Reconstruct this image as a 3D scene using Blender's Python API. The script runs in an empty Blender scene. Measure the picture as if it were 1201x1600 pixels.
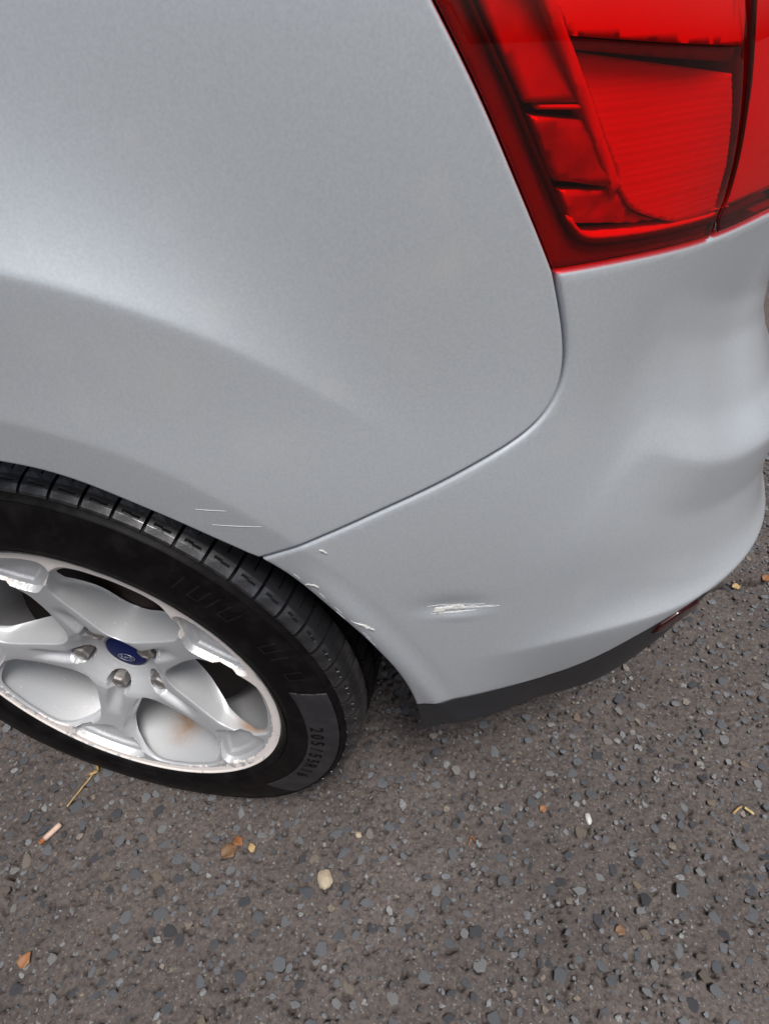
import bpy, bmesh, math, random
import numpy as np
from mathutils import Vector, Matrix
from mathutils.geometry import delaunay_2d_cdt
random.seed(4)
RNG = np.random.default_rng(11)
sc = bpy.context.scene
col = sc.collection
# ---------------------------------------------------------------- camera
CAM = np.array([0.4236, -0.3491, 0.9729]); YAW, PITCH, FPX = -0.22328, 0.74329, 997.5
cam = bpy.data.objects.new('camera', bpy.data.cameras.new('camera')); col.objects.link(cam)
cam.location = CAM; cam.rotation_euler = (math.pi/2-PITCH, 0, -YAW)
cam.data.sensor_fit = 'VERTICAL'; cam.data.sensor_height = 36; cam.data.lens = FPX/1600*36
cam.data.clip_start = .02; cam.data.clip_end = 400
sc.camera = cam
# ---------------------------------------------------------------- sky, sun, exposure
SUN_EL, SUN_AZ = math.radians(68), math.radians(152)     # azimuth measured clockwise from +Y
world = bpy.data.worlds.new('World'); sc.world = world; world.use_nodes = True
wn = world.node_tree.nodes; wl = world.node_tree.links
bg = wn['Background']
sky = wn.new('ShaderNodeTexSky'); sky.sky_type = 'NISHITA'; sky.sun_disc = False
sky.sun_elevation = SUN_EL; sky.sun_rotation = SUN_AZ
sky.air_density = 1.0; sky.dust_density = 4.0; sky.ozone_density = 1.0
hs = wn.new('ShaderNodeHueSaturation'); hs.inputs['Saturation'].default_value = .6
wl.new(sky.outputs[0], hs.inputs['Color']); wl.new(hs.outputs[0], bg.inputs['Color'])
bg.inputs['Strength'].default_value = .085
sun = bpy.data.objects.new('sun', bpy.data.lights.new('sun', 'SUN')); col.objects.link(sun)
sun.data.energy = 2.7; sun.data.angle = math.radians(20); sun.data.color = (1, .975, .945)
sd = Vector((math.sin(SUN_AZ)*math.cos(SUN_EL), math.cos(SUN_AZ)*math.cos(SUN_EL), math.sin(SUN_EL)))
sun.rotation_euler = sd.to_track_quat('Z', 'Y').to_euler(); sun.location = sd*20
sc.view_settings.view_transform = 'Standard'; sc.view_settings.look = 'None'
sc.view_settings.exposure = .36; sc.view_settings.gamma = 1; sc.view_settings.use_curve_mapping = False
sc.render.engine = 'CYCLES'
sc.cycles.max_bounces = 8; sc.cycles.transparent_max_bounces = 12; sc.cycles.use_denoising = True
# ---- traced outlines in the body surface's own (s, z) metres
DATA = {
 'FEAT': {'flare': [(-0.3788, 0.6833), (-0.3704, 0.6887), (-0.3621, 0.6942), (-0.3537, 0.6996), (-0.3454, 0.7052), (-0.3371, 0.7107), (-0.3288, 0.7163), (-0.3205, 0.7219), (-0.3123, 0.7275), (-0.3040, 0.7331), (-0.2957, 0.7387), (-0.2874, 0.7442), (-0.2790, 0.7496), (-0.2705, 0.7548), (-0.2619, 0.7600), (-0.2533, 0.7650), (-0.2446, 0.7698), (-0.2358, 0.7745), (-0.2269, 0.7790), (-0.2179, 0.7834), (-0.2088, 0.7875), (-0.1997, 0.7915), (-0.1905, 0.7953), (-0.1812, 0.7989), (-0.1718, 0.8023), (-0.1623, 0.8055), (-0.1528, 0.8085), (-0.1433, 0.8112), (-0.1336, 0.8138), (-0.1240, 0.8161), (-0.1142, 0.8180), (-0.1045, 0.8197), (-0.0946, 0.8210), (-0.0848, 0.8220), (-0.0748, 0.8227), (-0.0649, 0.8231), (-0.0549, 0.8233), (-0.0450, 0.8235), (-0.0350, 0.8235), (-0.0250, 0.8236), (-0.0150, 0.8236), (-0.0050, 0.8236), (0.0050, 0.8236), (0.0150, 0.8236), (0.0250, 0.8235), (0.0350, 0.8235), (0.0449, 0.8233), (0.0549, 0.8231), (0.0648, 0.8227), (0.0748, 0.8220), (0.0846, 0.8210), (0.0945, 0.8197), (0.1042, 0.8180), (0.1140, 0.8161), (0.1236, 0.8138), (0.1333, 0.8112), (0.1428, 0.8085), (0.1523, 0.8055), (0.1618, 0.8023), (0.1712, 0.7989), (0.1805, 0.7953), (0.1897, 0.7915), (0.1988, 0.7875), (0.2079, 0.7834), (0.2169, 0.7790), (0.2258, 0.7745), (0.2346, 0.7698), (0.2433, 0.7650), (0.2519, 0.7600), (0.2605, 0.7548), (0.2690, 0.7496), (0.2774, 0.7442), (0.2857, 0.7387), (0.2940, 0.7331), (0.3023, 0.7275), (0.3105, 0.7219), (0.3188, 0.7163), (0.3271, 0.7107), (0.3354, 0.7052), (0.3437, 0.6996), (0.3521, 0.6942), (0.3604, 0.6887), (0.3688, 0.6833)],
  'lip': [(-0.4186, 0.3794), (-0.4143, 0.3883), (-0.4099, 0.3973), (-0.4055, 0.4063), (-0.4011, 0.4152), (-0.3965, 0.4240), (-0.3918, 0.4328), (-0.3870, 0.4416), (-0.3822, 0.4503), (-0.3772, 0.4590), (-0.3722, 0.4676), (-0.3671, 0.4761), (-0.3619, 0.4846), (-0.3566, 0.4931), (-0.3511, 0.5014), (-0.3456, 0.5097), (-0.3399, 0.5179), (-0.3341, 0.5260), (-0.3281, 0.5340), (-0.3220, 0.5418), (-0.3158, 0.5496), (-0.3094, 0.5572), (-0.3028, 0.5647), (-0.2961, 0.5720), (-0.2892, 0.5792), (-0.2822, 0.5863), (-0.2751, 0.5933), (-0.2679, 0.6002), (-0.2606, 0.6069), (-0.2532, 0.6136), (-0.2457, 0.6202), (-0.2381, 0.6267), (-0.2305, 0.6331), (-0.2227, 0.6393), (-0.2149, 0.6454), (-0.2069, 0.6513), (-0.1988, 0.6570), (-0.1905, 0.6625), (-0.1820, 0.6676), (-0.1734, 0.6725), (-0.1646, 0.6770), (-0.1556, 0.6812), (-0.1465, 0.6850), (-0.1372, 0.6884), (-0.1278, 0.6915), (-0.1183, 0.6943), (-0.1087, 0.6967), (-0.0990, 0.6988), (-0.0892, 0.7007), (-0.0794, 0.7023), (-0.0696, 0.7036), (-0.0597, 0.7047), (-0.0498, 0.7054), (-0.0399, 0.7060), (-0.0299, 0.7064), (-0.0199, 0.7066), (-0.0100, 0.7067), (-0.0000, 0.7067), (0.0099, 0.7066), (0.0199, 0.7064), (0.0299, 0.7060), (0.0398, 0.7054), (0.0497, 0.7047), (0.0596, 0.7036), (0.0694, 0.7023), (0.0792, 0.7007), (0.0890, 0.6988), (0.0987, 0.6967), (0.1083, 0.6943), (0.1178, 0.6915), (0.1272, 0.6884), (0.1365, 0.6850), (0.1456, 0.6812), (0.1546, 0.6770), (0.1634, 0.6725), (0.1720, 0.6676), (0.1805, 0.6625), (0.1888, 0.6570), (0.1969, 0.6513), (0.2049, 0.6454), (0.2127, 0.6393), (0.2205, 0.6331), (0.2281, 0.6267), (0.2357, 0.6202), (0.2432, 0.6136), (0.2506, 0.6069), (0.2579, 0.6002), (0.2651, 0.5933), (0.2722, 0.5863), (0.2792, 0.5792), (0.2861, 0.5720), (0.2928, 0.5647), (0.2994, 0.5572), (0.3058, 0.5496), (0.3120, 0.5418), (0.3181, 0.5340), (0.3241, 0.5260), (0.3299, 0.5179), (0.3356, 0.5097), (0.3411, 0.5014), (0.3466, 0.4931), (0.3519, 0.4846), (0.3571, 0.4761), (0.3622, 0.4676), (0.3672, 0.4590), (0.3722, 0.4503), (0.3770, 0.4416), (0.3818, 0.4328), (0.3865, 0.4240), (0.3911, 0.4152), (0.3955, 0.4063), (0.3999, 0.3973), (0.4043, 0.3883), (0.4086, 0.3794)],
  'ledge': [(0.3930, 0.4079), (0.4028, 0.4095), (0.4127, 0.4112), (0.4226, 0.4128), (0.4324, 0.4143), (0.4423, 0.4159), (0.4522, 0.4174), (0.4621, 0.4188), (0.4720, 0.4202), (0.4819, 0.4215), (0.4918, 0.4227), (0.5017, 0.4239), (0.5116, 0.4250), (0.5216, 0.4260), (0.5315, 0.4270), (0.5415, 0.4280), (0.5514, 0.4288), (0.5614, 0.4296), (0.5713, 0.4303), (0.5813, 0.4308), (0.5913, 0.4311), (0.6013, 0.4314), (0.6112, 0.4314), (0.6212, 0.4313), (0.6312, 0.4310), (0.6411, 0.4306), (0.6511, 0.4300), (0.6611, 0.4294), (0.6710, 0.4287), (0.6810, 0.4281), (0.6909, 0.4275), (0.7008, 0.4272), (0.7108, 0.4271), (0.7208, 0.4272), (0.7307, 0.4275), (0.7407, 0.4280), (0.7506, 0.4286), (0.7606, 0.4293), (0.7706, 0.4300), (0.7805, 0.4307), (0.7905, 0.4315), (0.8005, 0.4322), (0.8104, 0.4329), (0.8204, 0.4336), (0.8304, 0.4342), (0.8403, 0.4347), (0.8503, 0.4351), (0.8603, 0.4354), (0.8703, 0.4357), (0.8803, 0.4358), (0.8903, 0.4359), (0.9003, 0.4360), (0.9102, 0.4360), (0.9202, 0.4360), (0.9302, 0.4360), (0.9402, 0.4360), (0.9502, 0.4360), (0.9602, 0.4360), (0.9702, 0.4360), (0.9802, 0.4360), (0.9902, 0.4360), (1.0002, 0.4360), (1.0102, 0.4360), (1.0202, 0.4360), (1.0302, 0.4360), (1.0402, 0.4360), (1.0502, 0.4360), (1.0601, 0.4360), (1.0701, 0.4360), (1.0801, 0.4360), (1.0901, 0.4360), (1.1001, 0.4360), (1.1101, 0.4360), (1.1201, 0.4360), (1.1301, 0.4360), (1.1401, 0.4360), (1.1501, 0.4360), (1.1601, 0.4360), (1.1701, 0.4360), (1.1801, 0.4360), (1.1901, 0.4360), (1.2001, 0.4360), (1.2101, 0.4360), (1.2200, 0.4360), (1.2300, 0.4360), (1.2400, 0.4360), (1.2500, 0.4360), (1.2600, 0.4360), (1.2700, 0.4360), (1.2800, 0.4360), (1.2900, 0.4360), (1.3000, 0.4360)],
  'shelf': [(0.4860, 0.6914), (0.4950, 0.6868), (0.5039, 0.6822), (0.5129, 0.6777), (0.5218, 0.6731), (0.5308, 0.6686), (0.5398, 0.6642), (0.5489, 0.6598), (0.5580, 0.6556), (0.5671, 0.6514), (0.5763, 0.6472), (0.5855, 0.6432), (0.5947, 0.6392), (0.6040, 0.6354), (0.6133, 0.6316), (0.6226, 0.6278), (0.6320, 0.6242), (0.6413, 0.6206), (0.6508, 0.6172), (0.6602, 0.6138), (0.6697, 0.6106), (0.6793, 0.6075), (0.6889, 0.6046), (0.6985, 0.6019), (0.7082, 0.5995), (0.7179, 0.5974), (0.7278, 0.5956), (0.7376, 0.5941), (0.7476, 0.5929), (0.7575, 0.5919), (0.7675, 0.5910), (0.7775, 0.5902), (0.7876, 0.5895), (0.7976, 0.5888), (0.8076, 0.5881), (0.8176, 0.5874), (0.8277, 0.5868), (0.8377, 0.5863), (0.8477, 0.5858), (0.8578, 0.5854), (0.8678, 0.5851), (0.8779, 0.5849), (0.8879, 0.5847), (0.8980, 0.5845), (0.9080, 0.5844), (0.9181, 0.5842), (0.9281, 0.5841), (0.9382, 0.5840), (0.9482, 0.5839), (0.9583, 0.5838), (0.9683, 0.5837), (0.9784, 0.5836), (0.9884, 0.5835), (0.9985, 0.5834), (1.0085, 0.5832), (1.0186, 0.5831), (1.0286, 0.5830), (1.0387, 0.5829), (1.0487, 0.5828), (1.0588, 0.5827), (1.0688, 0.5826), (1.0789, 0.5825), (1.0889, 0.5823), (1.0990, 0.5822), (1.1090, 0.5821), (1.1191, 0.5820), (1.1291, 0.5819), (1.1392, 0.5818), (1.1492, 0.5817), (1.1593, 0.5816), (1.1693, 0.5815), (1.1794, 0.5813), (1.1894, 0.5812), (1.1995, 0.5811), (1.2095, 0.5810), (1.2196, 0.5809), (1.2296, 0.5808), (1.2397, 0.5807), (1.2497, 0.5806), (1.2598, 0.5804), (1.2698, 0.5803), (1.2799, 0.5802), (1.2899, 0.5801), (1.3000, 0.5800)],
  'dent': [(0.4039, 0.4966)]},
 'seam': [(0.2291, 0.5720), (0.2563, 0.5857), (0.2847, 0.6003), (0.3120, 0.6138), (0.3387, 0.6288), (0.3650, 0.6413), (0.3907, 0.6561), (0.4158, 0.6719), (0.4408, 0.6868), (0.4561, 0.6957), (0.4689, 0.7055), (0.4764, 0.7191), (0.4791, 0.7329), (0.4777, 0.7513), (0.4718, 0.7720), (0.4647, 0.7917), (0.4571, 0.8102), (0.4543, 0.8173)],
 'lampleft': [(0.4543, 0.8173), (0.4491, 0.8276), (0.4410, 0.8401), (0.4239, 0.8668), (0.4135, 0.8842), (0.4037, 0.9005), (0.3932, 0.9173), (0.3841, 0.9303), (0.3723, 0.9466), (0.3649, 0.9564)],
 'lampbot': [(0.4543, 0.8173), (0.4713, 0.8183), (0.4978, 0.8183), (0.5280, 0.8173), (0.5640, 0.8144), (0.6085, 0.8102), (0.6628, 0.8075), (0.7250, 0.8077)],
 'arch': [(0.0240, 0.6587), (0.0519, 0.6580), (0.0792, 0.6538), (0.1041, 0.6450), (0.1278, 0.6322), (0.1522, 0.6202), (0.1765, 0.6057), (0.2010, 0.5893), (0.2291, 0.5720), (0.2469, 0.5551), (0.2623, 0.5359), (0.2957, 0.4916), (0.3135, 0.4664), (0.3322, 0.4318), (0.3490, 0.4013), (0.3598, 0.3741), (0.3692, 0.3447), (0.3761, 0.3160), (0.3823, 0.2784), (0.3871, 0.2432)],
 'valtop': [(0.3761, 0.3160), (0.4118, 0.3355), (0.4495, 0.3366), (0.4904, 0.3334), (0.5334, 0.3300), (0.5700, 0.3449), (0.6055, 0.3680), (0.6340, 0.3952), (0.6545, 0.4026), (0.6794, 0.4146), (0.7129, 0.4200)],
 'valbot': [(0.3871, 0.2432), (0.4321, 0.2755), (0.5086, 0.2499), (0.5833, 0.2574), (0.6301, 0.3031), (0.6650, 0.3323), (0.7059, 0.3404), (0.7380, 0.3420), (0.7440, 0.3660)],
 'refl': [(0.6576, 0.3797), (0.6597, 0.3977), (0.6822, 0.4098), (0.7133, 0.4116), (0.7319, 0.3910), (0.7234, 0.3747), (0.7012, 0.3718), (0.6806, 0.3694)],
 'seal': [(0.3835, 0.9574), (0.3944, 0.9413), (0.4064, 0.9245), (0.4166, 0.9096), (0.4259, 0.8938), (0.4366, 0.8785), (0.4481, 0.8621), (0.4589, 0.8464), (0.4656, 0.8372), (0.4692, 0.8341), (0.4755, 0.8325), (0.4941, 0.8313), (0.5237, 0.8291), (0.5580, 0.8270), (0.5995, 0.8244), (0.6497, 0.8226), (0.7076, 0.8241)],
 'lampseam': [(0.5746, 0.9526), (0.5868, 0.9276), (0.5990, 0.9032), (0.6106, 0.8762), (0.6181, 0.8530), (0.6183, 0.8372)],
 'inner_a': [(0.4297, 0.9567), (0.4786, 0.8877), (0.4988, 0.8610)],
 'inner_h1': [(0.4294, 0.9088), (0.4645, 0.9074)],
 'inner_h2': [(0.4541, 0.8653), (0.4986, 0.8617)],
 'scal': [(0.4988, 0.8610), (0.5076, 0.8504), (0.5255, 0.8411), (0.5555, 0.8326)],
 'inner_top': [(0.4371, 0.9403), (0.5813, 0.9336)],
 'inner_top2': [(0.4441, 0.9338), (0.5855, 0.9261)],
 'chip_a': [(0.2824, 0.5886), (0.2867, 0.5869), (0.2902, 0.5822), (0.2880, 0.5815), (0.2838, 0.5848)],
 'chip_b': [(0.2580, 0.5350), (0.2656, 0.5377), (0.2716, 0.5374), (0.2748, 0.5323), (0.2728, 0.5306), (0.2683, 0.5344), (0.2621, 0.5338)],
 'chip_c': [(0.3018, 0.4880), (0.3080, 0.4854), (0.3141, 0.4818), (0.3202, 0.4747), (0.3263, 0.4661), (0.3231, 0.4657), (0.3139, 0.4745), (0.3066, 0.4823)],
 'scuff': [(0.3847, 0.4950), (0.3856, 0.5023), (0.3912, 0.5033), (0.4005, 0.5040), (0.4096, 0.5067), (0.4141, 0.5054), (0.4181, 0.5018), (0.4224, 0.5017), (0.4329, 0.5014), (0.4244, 0.4991), (0.4158, 0.4970), (0.4084, 0.4960), (0.4009, 0.4949), (0.3934, 0.4939), (0.3885, 0.4910)],
 'painted_reflection': [(0.3697, 0.8806), (0.3702, 0.8710), (0.3754, 0.8229), (0.3803, 0.8269), (0.2984, 0.7356), (0.1808, 0.7494), (0.1530, 0.7637), (0.1197, 0.7428), (0.1864, 0.8932), (0.1291, 0.7258), (0.3637, 0.8180), (0.2221, 0.7974), (0.3567, 0.7597), (0.2506, 0.6904), (0.1141, 0.7694)],
 'scr_a': [(0.1840, 0.6314), (0.1984, 0.6312), (0.2117, 0.6315), (0.1981, 0.6297)],
 'scr_b': [(0.1947, 0.6133), (0.2165, 0.6137), (0.2384, 0.6159), (0.2163, 0.6121)],
}
# ---- body surface: a plan curve swept up the car's side, pushed in or out along its normal (s = metres along the plan curve, z = height)
PLAN = np.array([(-1.7,.022),(-1.2,.014),(-.8,.008),(-.5,.005),(-.3,.004),(-.1,.003),(.05,.005),(.2,.011),(.32,.023),(.42,.046),(.5,.08),(.58,.128),(.65,.18),(.712,.242),(.752,.31),(.768,.39),(.774,.48),(.780,.60),(.784,.75),(.786,.93),(.786,1.1)])
def _plan():
    t = np.r_[0, np.cumsum(np.hypot(*np.diff(PLAN, axis=0).T))]
    tt = np.arange(0, t[-1], .002)
    p = np.stack([np.interp(tt, t, PLAN[:, 0]), np.interp(tt, t, PLAN[:, 1])], 1)
    k = np.exp(-.5*(np.arange(-60, 61)/22.)**2); k /= k.sum()
    pp = np.pad(p, ((60, 60), (0, 0)), mode='reflect', reflect_type='odd')
    p = np.stack([np.convolve(pp[:, i], k, 'valid') for i in (0, 1)], 1)
    s = np.r_[0, np.cumsum(np.hypot(*np.diff(p, axis=0).T))]
    s -= np.interp(0, p[:, 0], s)
    d = np.gradient(p, axis=0); d /= np.linalg.norm(d, axis=1)[:, None]
    n = np.stack([d[:, 1], -d[:, 0]], 1)
    return s, p, n
CS, CP, CN = _plan()
def smooth(x, a, b):
    t = np.clip((x-a)/(b-a), 0, 1); return t*t*(3-2*t)
ZT = np.arange(.1, 1.5, .004)
def _tab(pts, w):
    a = np.array(pts); y = np.interp(ZT, a[:, 0], a[:, 1])
    k = np.exp(-.5*(np.arange(-40, 41)*.004/w)**2); k /= k.sum()
    return np.convolve(np.pad(y, 40, mode='reflect', reflect_type='odd'), k, 'valid')
T_SIDE = _tab([(.1,-.02),(.22,-.008),(.30,-.003),(.38,0),(.46,0),(.56,-.001),(.64,-.006),(.72,-.017),(.8,-.021),(.88,-.024),(.96,-.027),(1.05,-.036),(1.2,-.075),(1.5,-.36)], .03)
T_REAR = _tab([(.1,-.03),(.22,-.012),(.28,-.006),(.34,-.006),(.42,-.009),(.46,-.016),(.5,-.024),(.565,-.026),(.60,-.056),(.635,-.074),(.665,-.088),(.70,-.095),(.75,-.094),(.83,-.091),(.95,-.105),(1.05,-.155),(1.2,-.20),(1.5,-.36)], .005)
T_REARS = _tab([(.1,-.03),(.22,-.012),(.28,-.006),(.34,-.006),(.42,-.009),(.46,-.016),(.5,-.024),(.565,-.026),(.60,-.056),(.635,-.074),(.665,-.088),(.70,-.095),(.75,-.094),(.83,-.091),(.95,-.105),(1.05,-.155),(1.2,-.20),(1.5,-.36)], .03)
def pdist(s, z, line):
    """signed distance (plus above) and position along a feature line"""
    shp = np.shape(s); s = np.ravel(s); z = np.ravel(z)
    best = np.full(s.shape, 9.); sg = np.ones(s.shape); pos = np.zeros(s.shape)
    L = np.r_[0, np.cumsum(np.hypot(*np.diff(line, axis=0).T))]
    for i in range(len(line)-1):
        a = line[i]; b = line[i+1]; e = b-a; l2 = e@e
        tr = ((s-a[0])*e[0]+(z-a[1])*e[1])/l2
        lo = -9 if i == 0 else 0; hi = 9 if i == len(line)-2 else 1
        t = np.clip(tr, lo, hi)
        dx = s-a[0]-t*e[0]; dz = z-a[1]-t*e[1]; d = np.hypot(dx, dz)
        m = d < best
        best[m] = d[m]; sg[m] = np.sign(e[0]*dz-e[1]*dx)[m]; pos[m] = (L[i]+t*(L[i+1]-L[i]))[m]
    return (best*sg).reshape(shp), pos.reshape(shp)
def softstep_ramp(d, w):      # ~ max(d,0) with a rounded corner of half width w
    return .5*(d+np.sqrt(d*d+w*w))
def resample(p, step):
    p = np.asarray(p, float); L = np.r_[0, np.cumsum(np.hypot(*np.diff(p, axis=0).T))]
    n = max(2, int(round(L[-1]/step))+1); t = np.linspace(0, L[-1], n)
    return np.stack([np.interp(t, L, p[:, 0]), np.interp(t, L, p[:, 1])], 1)
def smoothline(p, step=.01, w=3):
    p = resample(p, step)
    k = np.exp(-.5*(np.arange(-3*w, 3*w+1)/w)**2); k /= k.sum()
    if len(p) < 3*w+2: return p
    q = np.pad(p, ((3*w, 3*w), (0, 0)), mode='reflect', reflect_type='odd')
    return np.stack([np.convolve(q[:, i], k, 'valid') for i in (0, 1)], 1)
FEAT = {}
def offset(s, z):
    s = np.asarray(s, float); z = np.asarray(z, float)
    w = smooth(s, .42, .77)
    zz = z; ws = smooth(s, .49, .68)
    if 'shelf' in FEAT:
        f = FEAT['shelf']; zz = z-(np.interp(s, f[:, 0], f[:, 1])-.565)*smooth(s, .5, .6)
    o = (1-w)*np.interp(z, ZT, T_SIDE)+w*((1-ws)*np.interp(z, ZT, T_REARS)+ws*np.interp(zz, ZT, T_REAR))
    if 'flare' in FEAT:
        d, p = pdist(s, z, FEAT['flare'])
        e = FEAT['flare'][-1, 0]
        h = .037*(1-smooth(s, e-.30, e+.02))*smooth(s, -1.2, -.5)
        up = np.exp(-np.clip(softstep_ramp(d, .003), 0, 1)/.05)
        o = o+h*up
    if 'lip' in FEAT:
        d, p = pdist(s, z, FEAT['lip'])
        dd = softstep_ramp(-d, .003)
        m = smooth(s, -1.2, -.6)
        b = smooth(s, .25, .31)
        o = o-m*(1-.45*b)*(.17*dd)
        o = o+m*b*.004*np.exp(-((d+.03)/.014)**2)
    if 'ledge' in FEAT:
        d, p = pdist(s, z, FEAT['ledge'])
        m = smooth(p, .04, .30)
        o = o+(.019-.002*smooth(p, .15, .55))*m*np.exp(-softstep_ramp(d, .003)/.022)
        m2 = smooth(p, .0, .15)
        o = o-m2*(.16+.19*smooth(p, .22, .5))*softstep_ramp(-d, .005)
    if 'dent' in FEAT:
        c = FEAT['dent'][0]
        o = o-.0035*np.exp(-((s-c[0])/.03)**2-((z-c[1]-.006)/.014)**2)+.0022*np.exp(-((s-c[0]-.005)/.026)**2-((z-c[1]+.006)/.006)**2)
    return o
def S(s, z, push=0.):
    o = offset(s, z)+push
    x = np.interp(s, CS, CP[:, 0])+o*np.interp(s, CS, CN[:, 0])
    y = np.interp(s, CS, CP[:, 1])+o*np.interp(s, CS, CN[:, 1])
    return np.stack([x, y, np.asarray(z, float)+0*x], -1)
def SN(s, z, e=.0012):
    a = S(s+e, z)-S(s-e, z); b = S(s, z+e)-S(s, z-e)
    n = np.cross(a, b); return n/np.linalg.norm(n, axis=-1, keepdims=True)
# ---------------------------------------------------------------- helpers
def tag(o, label=None, cat=None, group=None, kind=None):
    for k, v in (('label', label), ('category', cat), ('group', group), ('kind', kind)):
        if v: o[k] = v
    return o
def link(name, me, parent=None, mat=None, smooth_=True):
    o = bpy.data.objects.new(name, me); col.objects.link(o)
    if parent: o.parent = parent
    if mat and not me.materials: me.materials.append(mat)
    if smooth_: me.polygons.foreach_set('use_smooth', np.ones(len(me.polygons), bool))
    return o
def mesh(name, V, F):
    me = bpy.data.meshes.new(name); me.from_pydata([tuple(v) for v in np.asarray(V, float)], [], [tuple(int(i) for i in f) for f in F]); me.update(); return me
def fast_mesh(name, V, Q):
    """V (n,3), Q (m,k) numpy"""
    me = bpy.data.meshes.new(name); V = np.asarray(V, np.float32); Q = np.asarray(Q, np.int32); m, k = Q.shape
    me.vertices.add(len(V)); me.vertices.foreach_set('co', V.ravel())
    me.loops.add(m*k); me.loops.foreach_set('vertex_index', Q.ravel())
    me.polygons.add(m); me.polygons.foreach_set('loop_start', np.arange(0, m*k, k, dtype=np.int32))
    me.update(calc_edges=True); me.validate(); return me
def attr(me, name, vals):
    a = me.attributes.new(name, 'FLOAT', 'POINT'); a.data.foreach_set('value', np.asarray(vals, np.float32))
def flat_by_angle(me, deg=35):
    me.update(); 
    try: me.set_sharp_from_angle(angle=math.radians(deg))
    except Exception: pass
# value noise -----------------------------------------------------
_NT = RNG.random((256, 256))
def vnoise(x, y, seed=0):
    x = np.asarray(x, float)+seed*17.31; y = np.asarray(y, float)+seed*9.77
    xi = np.floor(x).astype(int); yi = np.floor(y).astype(int); fx = x-xi; fy = y-yi
    fx = fx*fx*(3-2*fx); fy = fy*fy*(3-2*fy)
    g = lambda a, b: _NT[a % 256, b % 256]
    return (g(xi, yi)*(1-fx)+g(xi+1, yi)*fx)*(1-fy)+(g(xi, yi+1)*(1-fx)+g(xi+1, yi+1)*fx)*fy
def fbm(x, y, oct=4, seed=0):
    t = 0; a = .5
    for i in range(oct): t = t+a*vnoise(x*2**i, y*2**i, seed+i); a *= .5
    return t/(1-.5**oct)
# polygons --------------------------------------------------------
def inside(P, poly):
    x, y = P[:, 0], P[:, 1]; r = np.zeros(len(P), bool)
    a = poly; b = np.roll(poly, -1, 0)
    for (x1, y1), (x2, y2) in zip(a, b):
        c = ((y1 > y) != (y2 > y))
        if c.any():
            with np.errstate(all='ignore'):
                r ^= c & (x < (x2-x1)*(y-y1)/(y2-y1)+x1)
    return r
def polydist(P, poly, closed=True, cap=.02):
    out = np.full(len(P), 9.)
    a = poly if closed else poly[:-1]; b = np.roll(poly, -1, 0) if closed else poly[1:]
    for p, q in zip(a, b):
        lo = np.minimum(p, q)-cap; hi = np.maximum(p, q)+cap
        m = np.where((P[:, 0] > lo[0]) & (P[:, 0] < hi[0]) & (P[:, 1] > lo[1]) & (P[:, 1] < hi[1]))[0]
        if not len(m): continue
        e = q-p; l2 = e@e
        if l2 < 1e-14: continue
        t = np.clip(((P[m]-p)@e)/l2, 0, 1); d = np.hypot(*(P[m]-p-t[:, None]*e).T)
        out[m] = np.minimum(out[m], d)
    return out
def loop(p, step):
    p = np.asarray(p, float); q = [p[0]]
    for a, b in zip(p, np.roll(p, -1, 0)):
        n = max(1, int(math.ceil(np.linalg.norm(b-a)/step)))
        for i in range(1, n+1): q.append(a+(b-a)*i/n)
    q = np.array(q[:-1])
    area = .5*np.sum(q[:, 0]*np.roll(q[:, 1], -1)-np.roll(q[:, 0], -1)*q[:, 1])
    return q if area > 0 else q[::-1]
def inset(q, d):
    t = np.roll(q, -1, 0)-np.roll(q, 1, 0); t /= np.linalg.norm(t, axis=1)[:, None]+1e-12
    return q+d*np.stack([-t[:, 1], t[:, 0]], 1)
def cdt(pts, loops):
    """pts: free points; loops: closed rings kept as edges -> (points, triangles)"""
    P = []; E = []
    for L in loops:
        n0 = len(P); P += [Vector(p) for p in L]; E += [(n0+i, n0+(i+1) % len(L)) for i in range(len(L))]
    P += [Vector(p) for p in pts]
    r = delaunay_2d_cdt(P, E, [], 0, 1e-7)
    return np.array([tuple(v) for v in r[0]]), np.array([tuple(f) for f in r[2] if len(f) == 3], int)
def hexgrid(lo, hi, st):
    xs = np.arange(lo[0], hi[0], st); ys = np.arange(lo[1], hi[1], st*.87)
    X, Y = np.meshgrid(xs, ys); X = X+(np.arange(len(ys)) % 2)[:, None]*st/2
    return np.stack([X.ravel(), Y.ravel()], 1)
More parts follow.
